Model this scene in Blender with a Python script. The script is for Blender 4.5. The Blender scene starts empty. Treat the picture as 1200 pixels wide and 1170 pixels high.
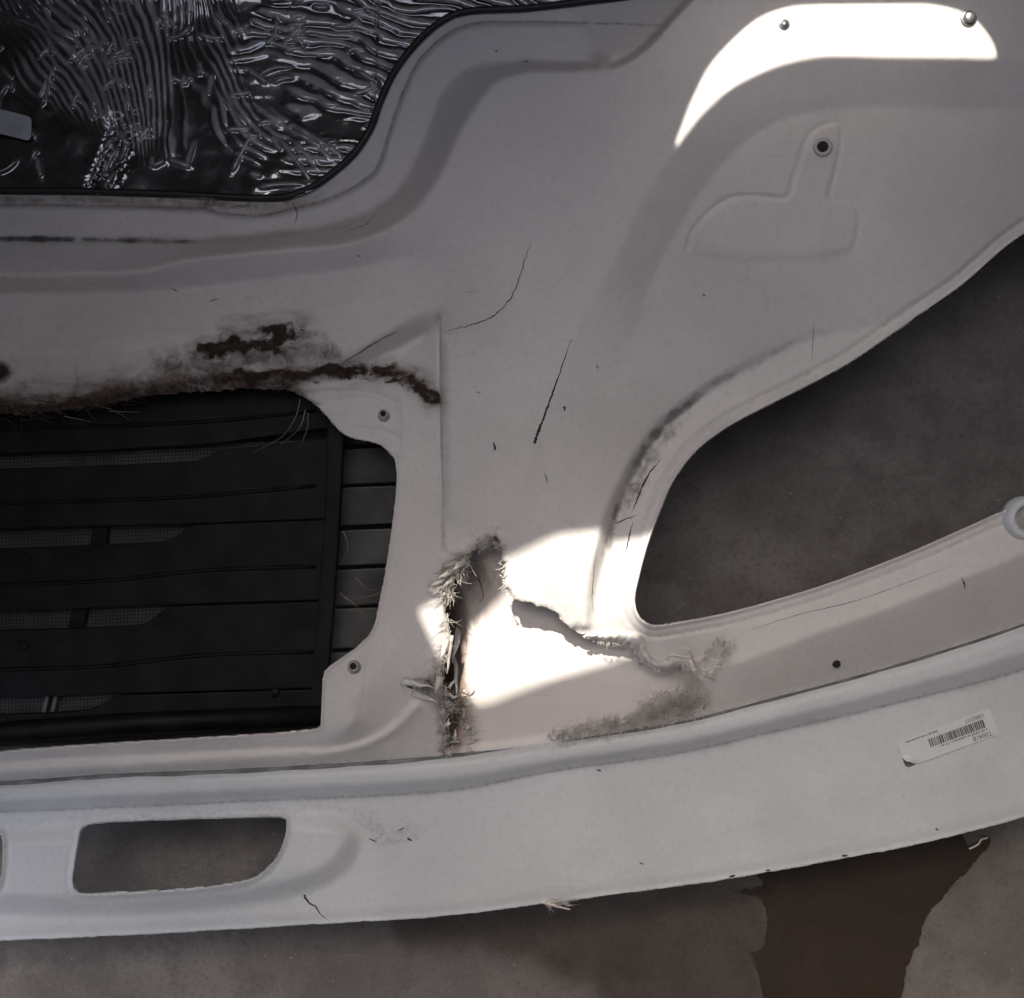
import bpy, bmesh, math, random
import numpy as np
from mathutils import Vector
random.seed(7)
rng = np.random.default_rng(11)
sc = bpy.context.scene
col = sc.collection

# ------------------------------------------------------------------ camera, sky, sun, exposure
CAM_H = 1.40
S = 0.001                                    # one photo pixel is about a millimetre on the plane z = 0
cam_d = bpy.data.cameras.new("camera")
cam = bpy.data.objects.new("camera", cam_d)
col.objects.link(cam)
cam.location = (0, 0, CAM_H)
cam_d.sensor_fit = 'HORIZONTAL'
cam_d.sensor_width = 36.0
cam_d.lens = 36.0 * CAM_H / 1.2
cam_d.clip_start = 0.02
cam_d.clip_end = 500
sc.camera = cam

SUN_EL = math.radians(51.5)
SUN_H = (-0.27, 0.963)                       # horizontal direction towards the sun
sun_dir = Vector((SUN_H[0] * math.cos(SUN_EL), SUN_H[1] * math.cos(SUN_EL), math.sin(SUN_EL))).normalized()
w = bpy.data.worlds.new("World")
sc.world = w
w.use_nodes = True
nt = w.node_tree
bg = nt.nodes["Background"]
sky = nt.nodes.new("ShaderNodeTexSky")
sky.sky_type = 'NISHITA'
sky.sun_disc = False
sky.sun_elevation = SUN_EL
sky.sun_rotation = math.atan2(SUN_H[0], SUN_H[1])
sky.dust_density = 6.5
sky.air_density = 0.8
sky.ozone_density = 0.3
nt.links.new(sky.outputs[0], bg.inputs[0])
bg.inputs[1].default_value = 0.12
sun_d = bpy.data.lights.new("sun", 'SUN')
sun_d.energy = 2.9
sun_d.angle = math.radians(0.5)
sun_d.color = (1.0, 0.92, 0.82)
sun = bpy.data.objects.new("sun", sun_d)
col.objects.link(sun)
sun.rotation_euler = sun_dir.to_track_quat('Z', 'Y').to_euler()
sc.view_settings.view_transform = 'Standard'
sc.view_settings.look = 'None'
sc.view_settings.exposure = 1.60
sc.view_settings.gamma = 1.0

FLOOR_Z = -0.15

# ------------------------------------------------------------------ helpers
def P(u, v, z):
    """photo pixel and height in metres -> point of the place"""
    f = (CAM_H - z) / CAM_H
    return ((u - 600.0) * S * f, (585.0 - v) * S * f, z)

def tag(o, label=None, cat=None, group=None, kind=None):
    if label: o['label'] = label
    if cat: o['category'] = cat
    if group: o['group'] = group
    if kind: o['kind'] = kind
    return o

def empty(name, loc=(0, 0, 0)):
    o = bpy.data.objects.new(name, None)
    o.location = loc
    o.empty_display_size = 0.05
    col.objects.link(o)
    return o

def link_mesh(name, me, mat, parent=None, smooth=True):
    o = bpy.data.objects.new(name, me)
    col.objects.link(o)
    if mat is not None:
        me.materials.append(mat)
    if smooth:
        me.polygons.foreach_set('use_smooth', [True] * len(me.polygons))
    if parent is not None:
        o.parent = parent
    return o

def mesh_from(name, verts, faces, mat, parent=None, smooth=True):
    me = bpy.data.meshes.new(name)
    me.from_pydata(verts, [], faces)
    me.update()
    return link_mesh(name, me, mat, parent, smooth)

def bm_obj(name, bm, mat, parent=None, smooth=True):
    bmesh.ops.recalc_face_normals(bm, faces=bm.faces)
    me = bpy.data.meshes.new(name)
    bm.to_mesh(me)
    bm.free()
    return link_mesh(name, me, mat, parent, smooth)

def spline(pts, n=8, closed=False):
    """Catmull-Rom through points of any dimension"""
    p = np.array(pts, float)
    m = len(p)
    out = []
    segs = m if closed else m - 1
    for i in range(segs):
        if closed:
            a, b, c, d = p[(i - 1) % m], p[i], p[(i + 1) % m], p[(i + 2) % m]
        else:
            b, c = p[i], p[i + 1]
            a = p[i - 1] if i > 0 else 2 * b - c
            d = p[i + 2] if i + 2 < m else 2 * c - b
        # centripetal-ish: limit tangents by the segment's own length
        L = np.linalg.norm((c - b)[:2])
        t1 = (c - a) * 0.5; t2 = (d - b) * 0.5
        for t in (t1, t2):
            l = np.linalg.norm(t[:2])
            if l > L and l > 0: t *= L / l
        for k in range(n):
            t = k / n
            h = (2*t**3-3*t**2+1, t**3-2*t**2+t, -2*t**3+3*t**2, t**3-t**2)
            out.append(h[0]*b + h[1]*t1 + h[2]*c + h[3]*t2)
    if not closed:
        out.append(p[-1])
    return np.array(out)

def offset(c, d):
    """shift a polyline sideways; d > 0 is downwards in the photo for a line running left to right"""
    c = np.array(c, float)
    t = np.gradient(c[:, :2], axis=0)
    t /= np.linalg.norm(t, axis=1)[:, None] + 1e-9
    o = c.copy()
    o[:, 0] += -t[:, 1] * d
    o[:, 1] += t[:, 0] * d
    return o

def withz(c, z):
    c = np.array(c, float)
    return np.column_stack([c[:, :2], np.full(len(c), float(z))])

def jag(c, amp, closed=True, seed=1, keep=None):
    """ragged version of a polyline: resample every ~2.5 px and push points about"""
    r = np.random.default_rng(seed)
    c = np.array(c, float)[:, :2]
    if closed: c = np.vstack([c, c[:1]])
    seg = np.linalg.norm(np.diff(c, axis=0), axis=1)
    s = np.concatenate([[0], np.cumsum(seg)])
    n = max(4, int(s[-1] / 2.5))
    q = np.linspace(0, s[-1], n, endpoint=not closed)
    x = np.interp(q, s, c[:, 0]); y = np.interp(q, s, c[:, 1])
    def multi():
        w0 = r.normal(0, 1, n); w1 = np.convolve(r.normal(0, 1, n + 8), np.ones(9)/3, 'valid'); w2 = np.convolve(r.normal(0, 1, n + 2), np.ones(3)/1.7, 'valid')
        return 0.6*w0 + 0.6*w1[:n] + 0.55*w2[:n]
    nx_ = multi(); ny_ = multi()
    a = np.full(n, amp) if keep is None else amp * keep(x, y)
    return np.column_stack([x + nx_ * a, y + ny_ * a])

def vnoise(x, y, seed=0):
    """smooth value noise, 0..1"""
    xi = np.floor(x).astype(np.int64); yi = np.floor(y).astype(np.int64)
    fx = x - xi; fy = y - yi
    fx = fx*fx*(3-2*fx); fy = fy*fy*(3-2*fy)
    def h(a, b):
        n = (a * 374761393 + b * 668265263 + seed * 974634777) & 0xffffffff
        n = ((n ^ (n >> 13)) * 1274126177) & 0xffffffff
        return ((n ^ (n >> 16)) & 0xffff) / 65535.0
    return (h(xi, yi)*(1-fx)+h(xi+1, yi)*fx)*(1-fy) + (h(xi, yi+1)*(1-fx)+h(xi+1, yi+1)*fx)*fy

def fbm(x, y, seed=0, o=4):
    s = 0; a = 0.5; t = 0
    for k in range(o):
        s = s + a * vnoise(x * 2**k, y * 2**k, seed + k * 17); t += a; a *= 0.5
    return s / t

def sstep(a, b, x):
    t = np.clip((x - a) / (b - a), 0, 1)
    return t * t * (3 - 2 * t)

class Grid:
    def __init__(self, U, V):
        self.U = np.array(U, float); self.V = np.array(V, float)
        self.nx = len(U); self.ny = len(V)
        self.X, self.Y = np.meshgrid(self.U, self.V)
    def dist(self, pts, margin=30, closed=False, want_t=False):
        pts = np.array(pts, float)[:, :2]
        D = np.full((self.ny, self.nx), 1e6)
        T = np.zeros((self.ny, self.nx)) if want_t else None
        n = len(pts)
        for i in range(n if closed else n - 1):
            a = pts[i]; b = pts[(i + 1) % n]
            i0 = np.searchsorted(self.U, min(a[0], b[0]) - margin); i1 = np.searchsorted(self.U, max(a[0], b[0]) + margin)
            j0 = np.searchsorted(self.V, min(a[1], b[1]) - margin); j1 = np.searchsorted(self.V, max(a[1], b[1]) + margin)
            if i0 >= i1 or j0 >= j1: continue
            x = self.X[j0:j1, i0:i1]; y = self.Y[j0:j1, i0:i1]
            dx, dy = b - a
            L2 = dx*dx + dy*dy + 1e-12
            t = np.clip(((x-a[0])*dx + (y-a[1])*dy) / L2, 0, 1)
            d = np.hypot(x - a[0] - t*dx, y - a[1] - t*dy)
            w_ = D[j0:j1, i0:i1]
            if want_t:
                m = d < w_
                T[j0:j1, i0:i1][m] = (i + t[m]) / max(1, n - 1)
            np.minimum(w_, d, out=w_)
        return (D, T) if want_t else D
    def inside(self, poly):
        p = np.array(poly, float)[:, :2]
        q = np.roll(p, -1, axis=0)
        M = np.zeros((self.ny, self.nx), bool)
        for j, y in enumerate(self.V):
            m = (p[:, 1] <= y) != (q[:, 1] <= y)
            if not m.any(): continue
            xs = np.sort(p[m, 0] + (y - p[m, 1]) * (q[m, 0]-p[m, 0]) / (q[m, 1]-p[m, 1]))
            M[j] = np.searchsorted(xs, self.U) % 2 == 1
        return M
    def sdf(self, poly, margin=30):
        d = self.dist(poly, margin, True)
        return np.where(self.inside(poly), d, -d)       # positive inside
    def sample(self, A, u, v):
        u = np.asarray(u, float); v = np.asarray(v, float)
        i = np.clip(np.searchsorted(self.U, u) - 1, 0, self.nx - 2)
        j = np.clip(np.searchsorted(self.V, v) - 1, 0, self.ny - 2)
        fx = np.clip((u - self.U[i]) / (self.U[i+1]-self.U[i]), 0, 1)
        fy = np.clip((v - self.V[j]) / (self.V[j+1]-self.V[j]), 0, 1)
        return (A[j, i]*(1-fx)+A[j, i+1]*fx)*(1-fy) + (A[j+1, i]*(1-fx)+A[j+1, i+1]*fx)*fy

def sheet(name, G, D, pos, mat, parent=None, attrs=None, thick=None, flip=False):
    """the part of a grid where D > 0 as one mesh whose border follows D = 0"""
    nx, ny = G.nx, G.ny
    ins = D > 0
    Pxyz = [np.asarray(a, float).ravel() for a in pos]
    A = {k: np.asarray(v, float).reshape(ny * nx, -1) for k, v in (attrs or {}).items()}
    idx = np.arange(nx * ny).reshape(ny, nx)
    c = ins[:-1, :-1].astype(int) + ins[:-1, 1:] + ins[1:, :-1] + ins[1:, 1:]
    full = c == 4
    q = np.column_stack([idx[1:, :-1][full], idx[1:, 1:][full], idx[:-1, 1:][full], idx[:-1, :-1][full]])
    faces = q.tolist()
    extra = []; emap = {}
    Df = D.ravel()
    def cut(a, b):
        k = (a, b) if a < b else (b, a)
        if k not in emap:
            t = Df[k[0]] / (Df[k[0]] - Df[k[1]])
            t = min(max(t, 0.02), 0.98)
            emap[k] = nx * ny + len(extra)
            extra.append((k[0], k[1], t))
        return emap[k]
    part = np.argwhere((c > 0) & (c < 4))
    for j, i in part:
        loop = [int(idx[j+1, i]), int(idx[j+1, i+1]), int(idx[j, i+1]), int(idx[j, i])]
        poly = []
        for k in range(4):
            a, b = loop[k], loop[(k+1) % 4]
            ia, ib = Df[a] > 0, Df[b] > 0
            if ia: poly.append(a)
            if ia != ib: poly.append(cut(a, b))
        if len(poly) >= 3: faces.append(poly)
    if extra:
        e = np.array([(a, b) for a, b, _ in extra]); t = np.array([x[2] for x in extra])
        Pxyz = [np.concatenate([p, p[e[:, 0]]*(1-t) + p[e[:, 1]]*t]) for p in Pxyz]
        A = {k: np.vstack([a, a[e[:, 0]]*(1-t)[:, None] + a[e[:, 1]]*t[:, None]]) for k, a in A.items()}
    used = np.zeros(len(Pxyz[0]), bool)
    flat = np.concatenate([np.array(f) for f in (q.ravel(),)] + [np.array(f) for f in faces[len(q):]]) if len(faces) > len(q) else q.ravel()
    used[flat] = True
    remap = np.cumsum(used) - 1
    V3 = np.column_stack([p[used] for p in Pxyz])
    F = remap[q].tolist() + [[int(remap[k]) for k in f] for f in faces[len(q):]]
    if flip: F = [f[::-1] for f in F]
    me = bpy.data.meshes.new(name)
    me.from_pydata(V3.tolist(), [], F)
    for k, a in A.items():
        a = a[used]
        at = me.color_attributes.new(k, 'FLOAT_COLOR', 'POINT')
        buf = np.zeros((len(a), 4), np.float32); buf[:, 3] = 1
        buf[:, :min(4, a.shape[1])] = a[:, :4]
        at.data.foreach_set('color', buf.ravel())
    me.update()
    o = link_mesh(name, me, mat, parent)
    if thick:
        m = o.modifiers.new('thickness', 'SOLIDIFY')
        m.thickness = thick; m.offset = -1
        m.use_quality_normals = False
    return o

def blur(Z, n):
    for _ in range(n):
        Zp = np.pad(Z, 1, mode='edge')
        Z = (Zp[:-2, 1:-1] + Zp[2:, 1:-1] + Zp[1:-1, :-2] + Zp[1:-1, 2:] + 4*Zp[1:-1, 1:-1]) / 8
    return Z

def solve(curves, x0, y0, x1, y1, h=2.0, soft=10, sharp=()):
    """a membrane through curves that carry heights (mm); returns a Grid and the heights on it"""
    Z = None
    for lev in (32, 16, 8, 4, 2):
        st = lev * h / 2
        nx = int((x1-x0)/st) + 1; ny = int((y1-y0)/st) + 1
        num = np.zeros((ny, nx)); den = np.zeros((ny, nx))
        for c in curves:
            c = np.array(c, float)
            for a, b in zip(c[:-1], c[1:]):
                n = int(np.hypot(*(b-a)[:2]) / (st*0.4)) + 2
                t = np.linspace(0, 1, n)
                i = np.rint((a[0] + (b[0]-a[0])*t - x0)/st).astype(int); j = np.rint((a[1]+(b[1]-a[1])*t - y0)/st).astype(int)
                ok = (i >= 0) & (i < nx) & (j >= 0) & (j < ny)
                np.add.at(num, (j[ok], i[ok]), (a[2]+(b[2]-a[2])*t)[ok]); np.add.at(den, (j[ok], i[ok]), 1)
        fix = den > 0
        val = np.where(fix, num/np.maximum(den, 1), 0)
        if Z is None:
            Z = np.full((ny, nx), val[fix].mean())
        else:
            yy = np.linspace(0, Z.shape[0]-1, ny); xx = np.linspace(0, Z.shape[1]-1, nx)
            j = np.clip(yy.astype(int), 0, Z.shape[0]-2); i = np.clip(xx.astype(int), 0, Z.shape[1]-2)
            fy = (yy-j)[:, None]; fx = (xx-i)[None]
            Z = (Z[j][:, i]*(1-fx)+Z[j][:, i+1]*fx)*(1-fy) + (Z[j+1][:, i]*(1-fx)+Z[j+1][:, i+1]*fx)*fy
        Z[fix] = val[fix]
        for _ in range({32: 400, 16: 200, 8: 120, 4: 80, 2: 50}[lev]):
            Zp = np.pad(Z, 1, mode='edge')
            Z = (Zp[:-2, 1:-1] + Zp[2:, 1:-1] + Zp[1:-1, :-2] + Zp[1:-1, 2:]) / 4
            Z[fix] = val[fix]
    G = Grid(x0 + np.arange(Z.shape[1])*h, y0 + np.arange(Z.shape[0])*h)
    B = blur(Z, soft)
    if len(sharp):
        Z1 = blur(Z, 3)
        d = np.full(Z.shape, 1e6)
        for c in sharp: d = np.minimum(d, G.dist(c, 20))
        k = sstep(14, 5, d)
        B = B*(1-k) + Z1*k
    return G, B

# ------------------------------------------------------------------ materials
def new_mat(name):
    m = bpy.data.materials.new(name)
    m.use_nodes = True
    n = m.node_tree.nodes; l = m.node_tree.links
    return m, n, l, n["Principled BSDF"]

def nd(n, t, **kw):
    x = n.new(t)
    for k, v in kw.items(): setattr(x, k, v)
    return x

def noise(n, l, scale, detail=4, rough=0.55, vec=None, dist=0.0):
    x = n.new("ShaderNodeTexNoise")
    x.inputs['Scale'].default_value = scale; x.inputs['Detail'].default_value = detail
    x.inputs['Roughness'].default_value = rough; x.inputs['Distortion'].default_value = dist
    if vec is not None: l.new(vec, x.inputs['Vector'])
    return x.outputs['Fac']

def ramp(n, l, src, a, b, va=0.0, vb=1.0):
    x = n.new("ShaderNodeMapRange"); x.interpolation_type = 'SMOOTHSTEP'
    x.inputs['From Min'].default_value = a; x.inputs['From Max'].default_value = b
    x.inputs['To Min'].default_value = va; x.inputs['To Max'].default_value = vb
    l.new(src, x.inputs['Value'])
    return x.outputs['Result']

def math_(n, l, op, a, b):
    x = n.new("ShaderNodeMath"); x.operation = op
    for i, s in enumerate((a, b)):
        if hasattr(s, 'links'): l.new(s, x.inputs[i])
        else: x.inputs[i].default_value = s
    return x.outputs[0]

def mixc(n, l, fac, a, b):
    x = n.new("ShaderNodeMix"); x.data_type = 'RGBA'; x.clamp_factor = True
    if hasattr(fac, 'links'): l.new(fac, x.inputs['Factor'])
    else: x.inputs['Factor'].default_value = fac
    for k, s in (('A', a), ('B', b)):
        sock = [i for i in x.inputs if i.name == k and i.type == 'RGBA'][0]
        if hasattr(s, 'links'): l.new(s, sock)
        else: sock.default_value = (*s, 1)
    return [o for o in x.outputs if o.type == 'RGBA'][0]

def bump(n, l, src, strength, dist, bsdf, prev=None):
    x = n.new("ShaderNodeBump")
    x.inputs['Strength'].default_value = strength; x.inputs['Distance'].default_value = dist
    l.new(src, x.inputs['Height'])
    if prev is not None: l.new(prev, x.inputs['Normal'])
    l.new(x.outputs[0], bsdf.inputs['Normal'])
    return x.outputs[0]

def dull(m, v):
    m.node_tree.nodes['Principled BSDF'].inputs['Specular IOR Level'].default_value = v

def objco(n):
    return n.new("ShaderNodeTexCoord").outputs['Object']

def plain(name, c, rough=0.6, metal=0.0, var=0.25, scale=60, bumpd=0.0):
    m, n, l, b = new_mat(name)
    co = objco(n)
    f = noise(n, l, scale, 4, 0.6, co)
    cc = mixc(n, l, ramp(n, l, f, 0.3, 0.7), tuple(x*(1-var) for x in c), tuple(min(1, x*(1+var)) for x in c))
    l.new(cc, b.inputs['Base Color'])
    b.inputs['Roughness'].default_value = rough; b.inputs['Metallic'].default_value = metal
    if bumpd: bump(n, l, noise(n, l, scale*4, 3, 0.6, co), 0.5, bumpd, b)
    return m

def gelcoat(name, tint):
    m, n, l, b = new_mat(name)
    co = objco(n)
    at = nd(n, "ShaderNodeVertexColor", layer_name='wear_shade')
    sp = n.new("ShaderNodeSeparateColor"); l.new(at.outputs['Color'], sp.inputs[0])
    big = noise(n, l, 5.5, 5, 0.6, co, 0.4)
    fine = noise(n, l, 140, 4, 0.65, co)
    c = mixc(n, l, ramp(n, l, big, 0.35, 0.68), tuple(x*0.90 for x in tint), tint)
    c = mixc(n, l, ramp(n, l, fine, 0.45, 0.75, 0, 0.24), c, tuple(x*0.62 for x in tint))
    raw = nd(n, 'ShaderNodeVertexColor', layer_name='raw')
    rs = n.new('ShaderNodeSeparateColor'); l.new(raw.outputs['Color'], rs.inputs[0])
    c = mixc(n, l, rs.outputs[0], c, mixc(n, l, ramp(n, l, big, 0.35, 0.68), (0.60, 0.565, 0.535), (0.66, 0.635, 0.61)))
    # fine dark pinholes and stray specks
    spk = noise(n, l, 330, 2, 0.5, co)
    spk2 = noise(n, l, 28, 3, 0.5, co)
    sm = math_(n, l, 'MULTIPLY', ramp(n, l, spk, 0.70, 0.76), ramp(n, l, spk2, 0.50, 0.62))
    c = mixc(n, l, math_(n, l, 'MULTIPLY', sm, 0.4), c, (0.16, 0.15, 0.14))
    # thin drag scratches
    mp = n.new("ShaderNodeMapping"); mp.inputs['Scale'].default_value = (14, 260, 1); mp.inputs['Rotation'].default_value = (0, 0, math.radians(28))
    l.new(co, mp.inputs[0])
    scr = noise(n, l, 1.0, 2, 0.5, mp.outputs[0], 0.3)
    scm = math_(n, l, 'MULTIPLY', ramp(n, l, scr, 0.70, 0.76), ramp(n, l, noise(n, l, 9, 3, 0.5, co), 0.5, 0.62))
    c = mixc(n, l, math_(n, l, 'MULTIPLY', scm, 0.38), c, (0.25, 0.24, 0.23))
    # grime and painted shade: mud (r), grey smudge (g), dark line (b), broken up by noise
    br = noise(n, l, 55, 6, 0.7, co, 0.8)
    br2 = noise(n, l, 160, 5, 0.7, co, 0.5)
    def broken(s, nz, k):
        t = math_(n, l, 'ADD', s, math_(n, l, 'MULTIPLY', math_(n, l, 'SUBTRACT', nz, 0.5), k))
        return t
    g = ramp(n, l, math_(n, l, 'MULTIPLY', broken(sp.outputs[1], br2, 0.9), ramp(n, l, sp.outputs[1], 0.0, 0.06)), 0.18, 0.85, 0, 0.8)
    c = mixc(n, l, g, c, (0.115, 0.108, 0.10))
    st = ramp(n, l, math_(n, l, 'MULTIPLY', broken(at.outputs['Alpha'], br, 0.5), ramp(n, l, at.outputs['Alpha'], 0.0, 0.05)), 0.0, 1.0, 0, 0.92)
    c = mixc(n, l, st, c, (0.150, 0.098, 0.070))
    mud = ramp(n, l, math_(n, l, 'MULTIPLY', broken(sp.outputs[0], br, 1.0), ramp(n, l, sp.outputs[0], 0.0, 0.06)), 0.20, 0.80)
    mudc = mixc(n, l, ramp(n, l, br2, 0.35, 0.65), (0.020, 0.0115, 0.008), (0.060, 0.037, 0.026))
    c = mixc(n, l, mud, c, mudc)
    dk = ramp(n, l, math_(n, l, 'MULTIPLY', broken(sp.outputs[2], br2, 0.5), ramp(n, l, sp.outputs[2], 0.0, 0.06)), 0.1, 0.9, 0, 0.9)
    c = mixc(n, l, dk, c, (0.040, 0.034, 0.030))
    l.new(c, b.inputs['Base Color'])
    r = math_(n, l, 'ADD', ramp(n, l, big, 0.3, 0.7, 0.40, 0.55), math_(n, l, 'MULTIPLY', mud, 0.35))
    l.new(r, b.inputs['Roughness'])
    b.inputs['Specular IOR Level'].default_value = 0.35
    p = bump(n, l, noise(n, l, 26, 4, 0.55, co), 0.22, 0.004, b)
    p = bump(n, l, noise(n, l, 420, 3, 0.6, co), 0.10, 0.0012, b, p)
    bump(n, l, math_(n, l, 'MULTIPLY', mud, br2), 0.8, 0.006, b, p)
    return m

M = {}
M['frame'] = gelcoat('dull_white_moulding', (0.600, 0.584, 0.566))
M['skin'] = gelcoat('white_outer_skin', (0.572, 0.600, 0.624))
M['fibre'] = plain('torn_glass_fibre', (0.66, 0.63, 0.58), 0.8, var=0.15)
M['fibre_grey'] = plain('dirty_glass_fibre', (0.50, 0.48, 0.46), 0.85, var=0.4, scale=90)
M['rubber'] = plain('black_rubber_trim', (0.012, 0.012, 0.012), 0.55)
M['black'] = plain('black_plastic', (0.0055, 0.0057, 0.0057), 0.55, var=0.7, scale=25)
dull(M['black'], 0.16)
M['wire'] = plain('black_mesh_wire', (0.02, 0.02, 0.02), 0.5)
M['louvre'] = plain('grey_plastic_louvre', (0.095, 0.097, 0.098), 0.5, var=0.4, scale=12)
M['gap_fill'] = plain('pale_gap_bar', (0.085, 0.085, 0.083), 0.5, var=0.25, scale=14)
M['metal'] = plain('dull_steel', (0.42, 0.41, 0.40), 0.38, 0.9, var=0.2)
M['hole'] = plain('dark_recess', (0.012, 0.011, 0.010), 0.9)
M['bush'] = plain('grey_nylon_bushing', (0.36, 0.35, 0.34), 0.5)
M['seal'] = plain('grey_green_adhesive', (0.115, 0.125, 0.125), 0.55, var=0.45, scale=40)
M['crack'] = plain('crack_dirt', (0.03, 0.026, 0.023), 0.9)
M['hair'] = plain('hairline_crack_dirt', (0.085, 0.078, 0.07), 0.9)
M['faint'] = plain('faint_crack_dirt', (0.22, 0.21, 0.20), 0.8)
M['label'] = plain('pale_label_film', (0.60, 0.635, 0.65), 0.35, var=0.03)
M['ink'] = plain('grey_black_ink', (0.10, 0.10, 0.11), 0.7, var=0.3, scale=200)
M['straw'] = plain('dry_grass', (0.23, 0.20, 0.16), 0.8, var=0.3)
M['root'] = plain('dark_dead_root', (0.05, 0.032, 0.026), 0.9)
M['mud'] = plain('dry_mud', (0.050, 0.031, 0.023), 0.95, var=0.5, scale=120, bumpd=0.002)
M['string'] = plain('pale_string', (0.72, 0.68, 0.60), 0.8, var=0.1)
M['tape'] = plain('silver_grey_tape', (0.40, 0.41, 0.43), 0.5, var=0.1)
M['dark_blocker'] = plain('dark_blocker_surface', (0.03, 0.03, 0.032), 0.7, var=0.2, scale=4)  # surface of the added out-of-view light blockers
M['brown_blocker'] = plain('brown_blocker_surface', (0.24, 0.20, 0.17), 0.6, 0.0, var=0.15, scale=3)

def film_mat():
    m, n, l, b = new_mat('black_wrinkled_film')
    co = objco(n)
    at = nd(n, "ShaderNodeVertexColor", layer_name='crease')
    sp = n.new("ShaderNodeSeparateColor"); l.new(at.outputs['Color'], sp.inputs[0])
    f = noise(n, l, 90, 4, 0.6, co)
    c = mixc(n, l, ramp(n, l, f, 0.3, 0.7), (0.006, 0.006, 0.006), (0.022, 0.021, 0.021))
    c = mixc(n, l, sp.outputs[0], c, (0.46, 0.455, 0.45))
    l.new(c, b.inputs['Base Color'])
    b.inputs['Roughness'].default_value = 0.24
    b.inputs['Specular IOR Level'].default_value = 0.8
    b.inputs['Coat Weight'].default_value = 1.0
    b.inputs['Coat IOR'].default_value = 2.3
    b.inputs['Coat Roughness'].default_value = 0.05
    bump(n, l, noise(n, l, 120, 3, 0.5, co, 0.5), 0.10, 0.003, b)
    return m
M['film'] = film_mat()

def concrete_mat(name, dark, light, rough):
    m, n, l, b = new_mat(name)
    co = objco(n)
    big = noise(n, l, 1.8, 6, 0.65, co, 0.0)
    mid = noise(n, l, 22, 6, 0.72, co, 0.0)
    fin = noise(n, l, 190, 4, 0.7, co)
    c = mixc(n, l, ramp(n, l, big, 0.3, 0.7), dark, light)
    c = mixc(n, l, ramp(n, l, noise(n, l, 5.5, 6, 0.65, co, 0.2), 0.40, 0.66, 0, 0.55), c, tuple(x*0.6 for x in dark))
    c = mixc(n, l, ramp(n, l, mid, 0.42, 0.72, 0, 0.6), c, tuple(x*0.68 for x in dark))
    c = mixc(n, l, ramp(n, l, fin, 0.45, 0.75, 0, 0.6), c, tuple(x*0.5 for x in dark))
    spk = math_(n, l, 'MULTIPLY', ramp(n, l, noise(n, l, 170, 2, 0.5, co), 0.70, 0.77), 0.4)
    c = mixc(n, l, spk, c, tuple(min(1, x*2.0) for x in light))
    mp = n.new("ShaderNodeMapping"); mp.inputs['Scale'].default_value = (3, 70, 1); mp.inputs['Rotation'].default_value = (0, 0, math.radians(-12)); l.new(co, mp.inputs[0])
    scf = math_(n, l, 'MULTIPLY', ramp(n, l, noise(n, l, 1.0, 3, 0.6, mp.outputs[0]), 0.62, 0.72), ramp(n, l, noise(n, l, 4, 3, 0.5, co), 0.48, 0.62))
    c = mixc(n, l, math_(n, l, 'MULTIPLY', scf, 0.35), c, tuple(min(1, x*1.5) for x in light))
    l.new(c, b.inputs['Base Color'])
    r = ramp(n, l, mid, 0.3, 0.7, rough-0.08, rough+0.08)
    l.new(r, b.inputs['Roughness'])
    p = bump(n, l, fin, 0.35, 0.0015, b)
    bump(n, l, mid, 0.3, 0.003, b, p)
    return m
M['floor'] = concrete_mat('bare_concrete', (0.135, 0.124, 0.118), (0.200, 0.186, 0.178), 0.75)
M['stain'] = concrete_mat('wet_stained_concrete', (0.020, 0.0115, 0.0065), (0.050, 0.030, 0.018), 0.5)

def shadow_mat():  # concrete darkened in its colour to stand for the hood's shadow
    m = M['floor'].copy(); m.name = 'shadow_toned_concrete'
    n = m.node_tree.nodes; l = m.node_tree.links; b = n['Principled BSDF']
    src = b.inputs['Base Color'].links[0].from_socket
    at = nd(n, 'ShaderNodeVertexColor', layer_name='floor_shade')
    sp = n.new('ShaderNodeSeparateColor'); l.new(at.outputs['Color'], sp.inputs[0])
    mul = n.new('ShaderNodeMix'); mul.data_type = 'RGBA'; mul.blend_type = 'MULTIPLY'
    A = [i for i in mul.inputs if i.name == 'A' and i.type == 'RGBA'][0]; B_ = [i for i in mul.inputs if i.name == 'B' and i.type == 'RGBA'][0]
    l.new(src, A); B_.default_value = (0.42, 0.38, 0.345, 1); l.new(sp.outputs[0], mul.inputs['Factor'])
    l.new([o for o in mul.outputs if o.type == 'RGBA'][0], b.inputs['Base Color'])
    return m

# ------------------------------------------------------------------ floor, wet stain, painted hood shadow
def slab(name, x0, y0, x1, y1, z0, z1, mat):
    bm = bmesh.new()
    bmesh.ops.create_cube(bm, size=1)
    for v in bm.verts:
        v.co = Vector(((x0+x1)/2 + v.co.x*(x1-x0), (y0+y1)/2 + v.co.y*(y1-y0), (z0+z1)/2 + v.co.z*(z1-z0)))
    return bm_obj(name, bm, mat, None, False)

fl = mesh_from('floor', [(-60, -60, FLOOR_Z), (60, -60, FLOOR_Z), (60, 60, FLOOR_Z), (-60, 60, FLOOR_Z)], [(0, 1, 2, 3)], M['floor'], None, False)
tag(fl, kind='structure')

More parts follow.
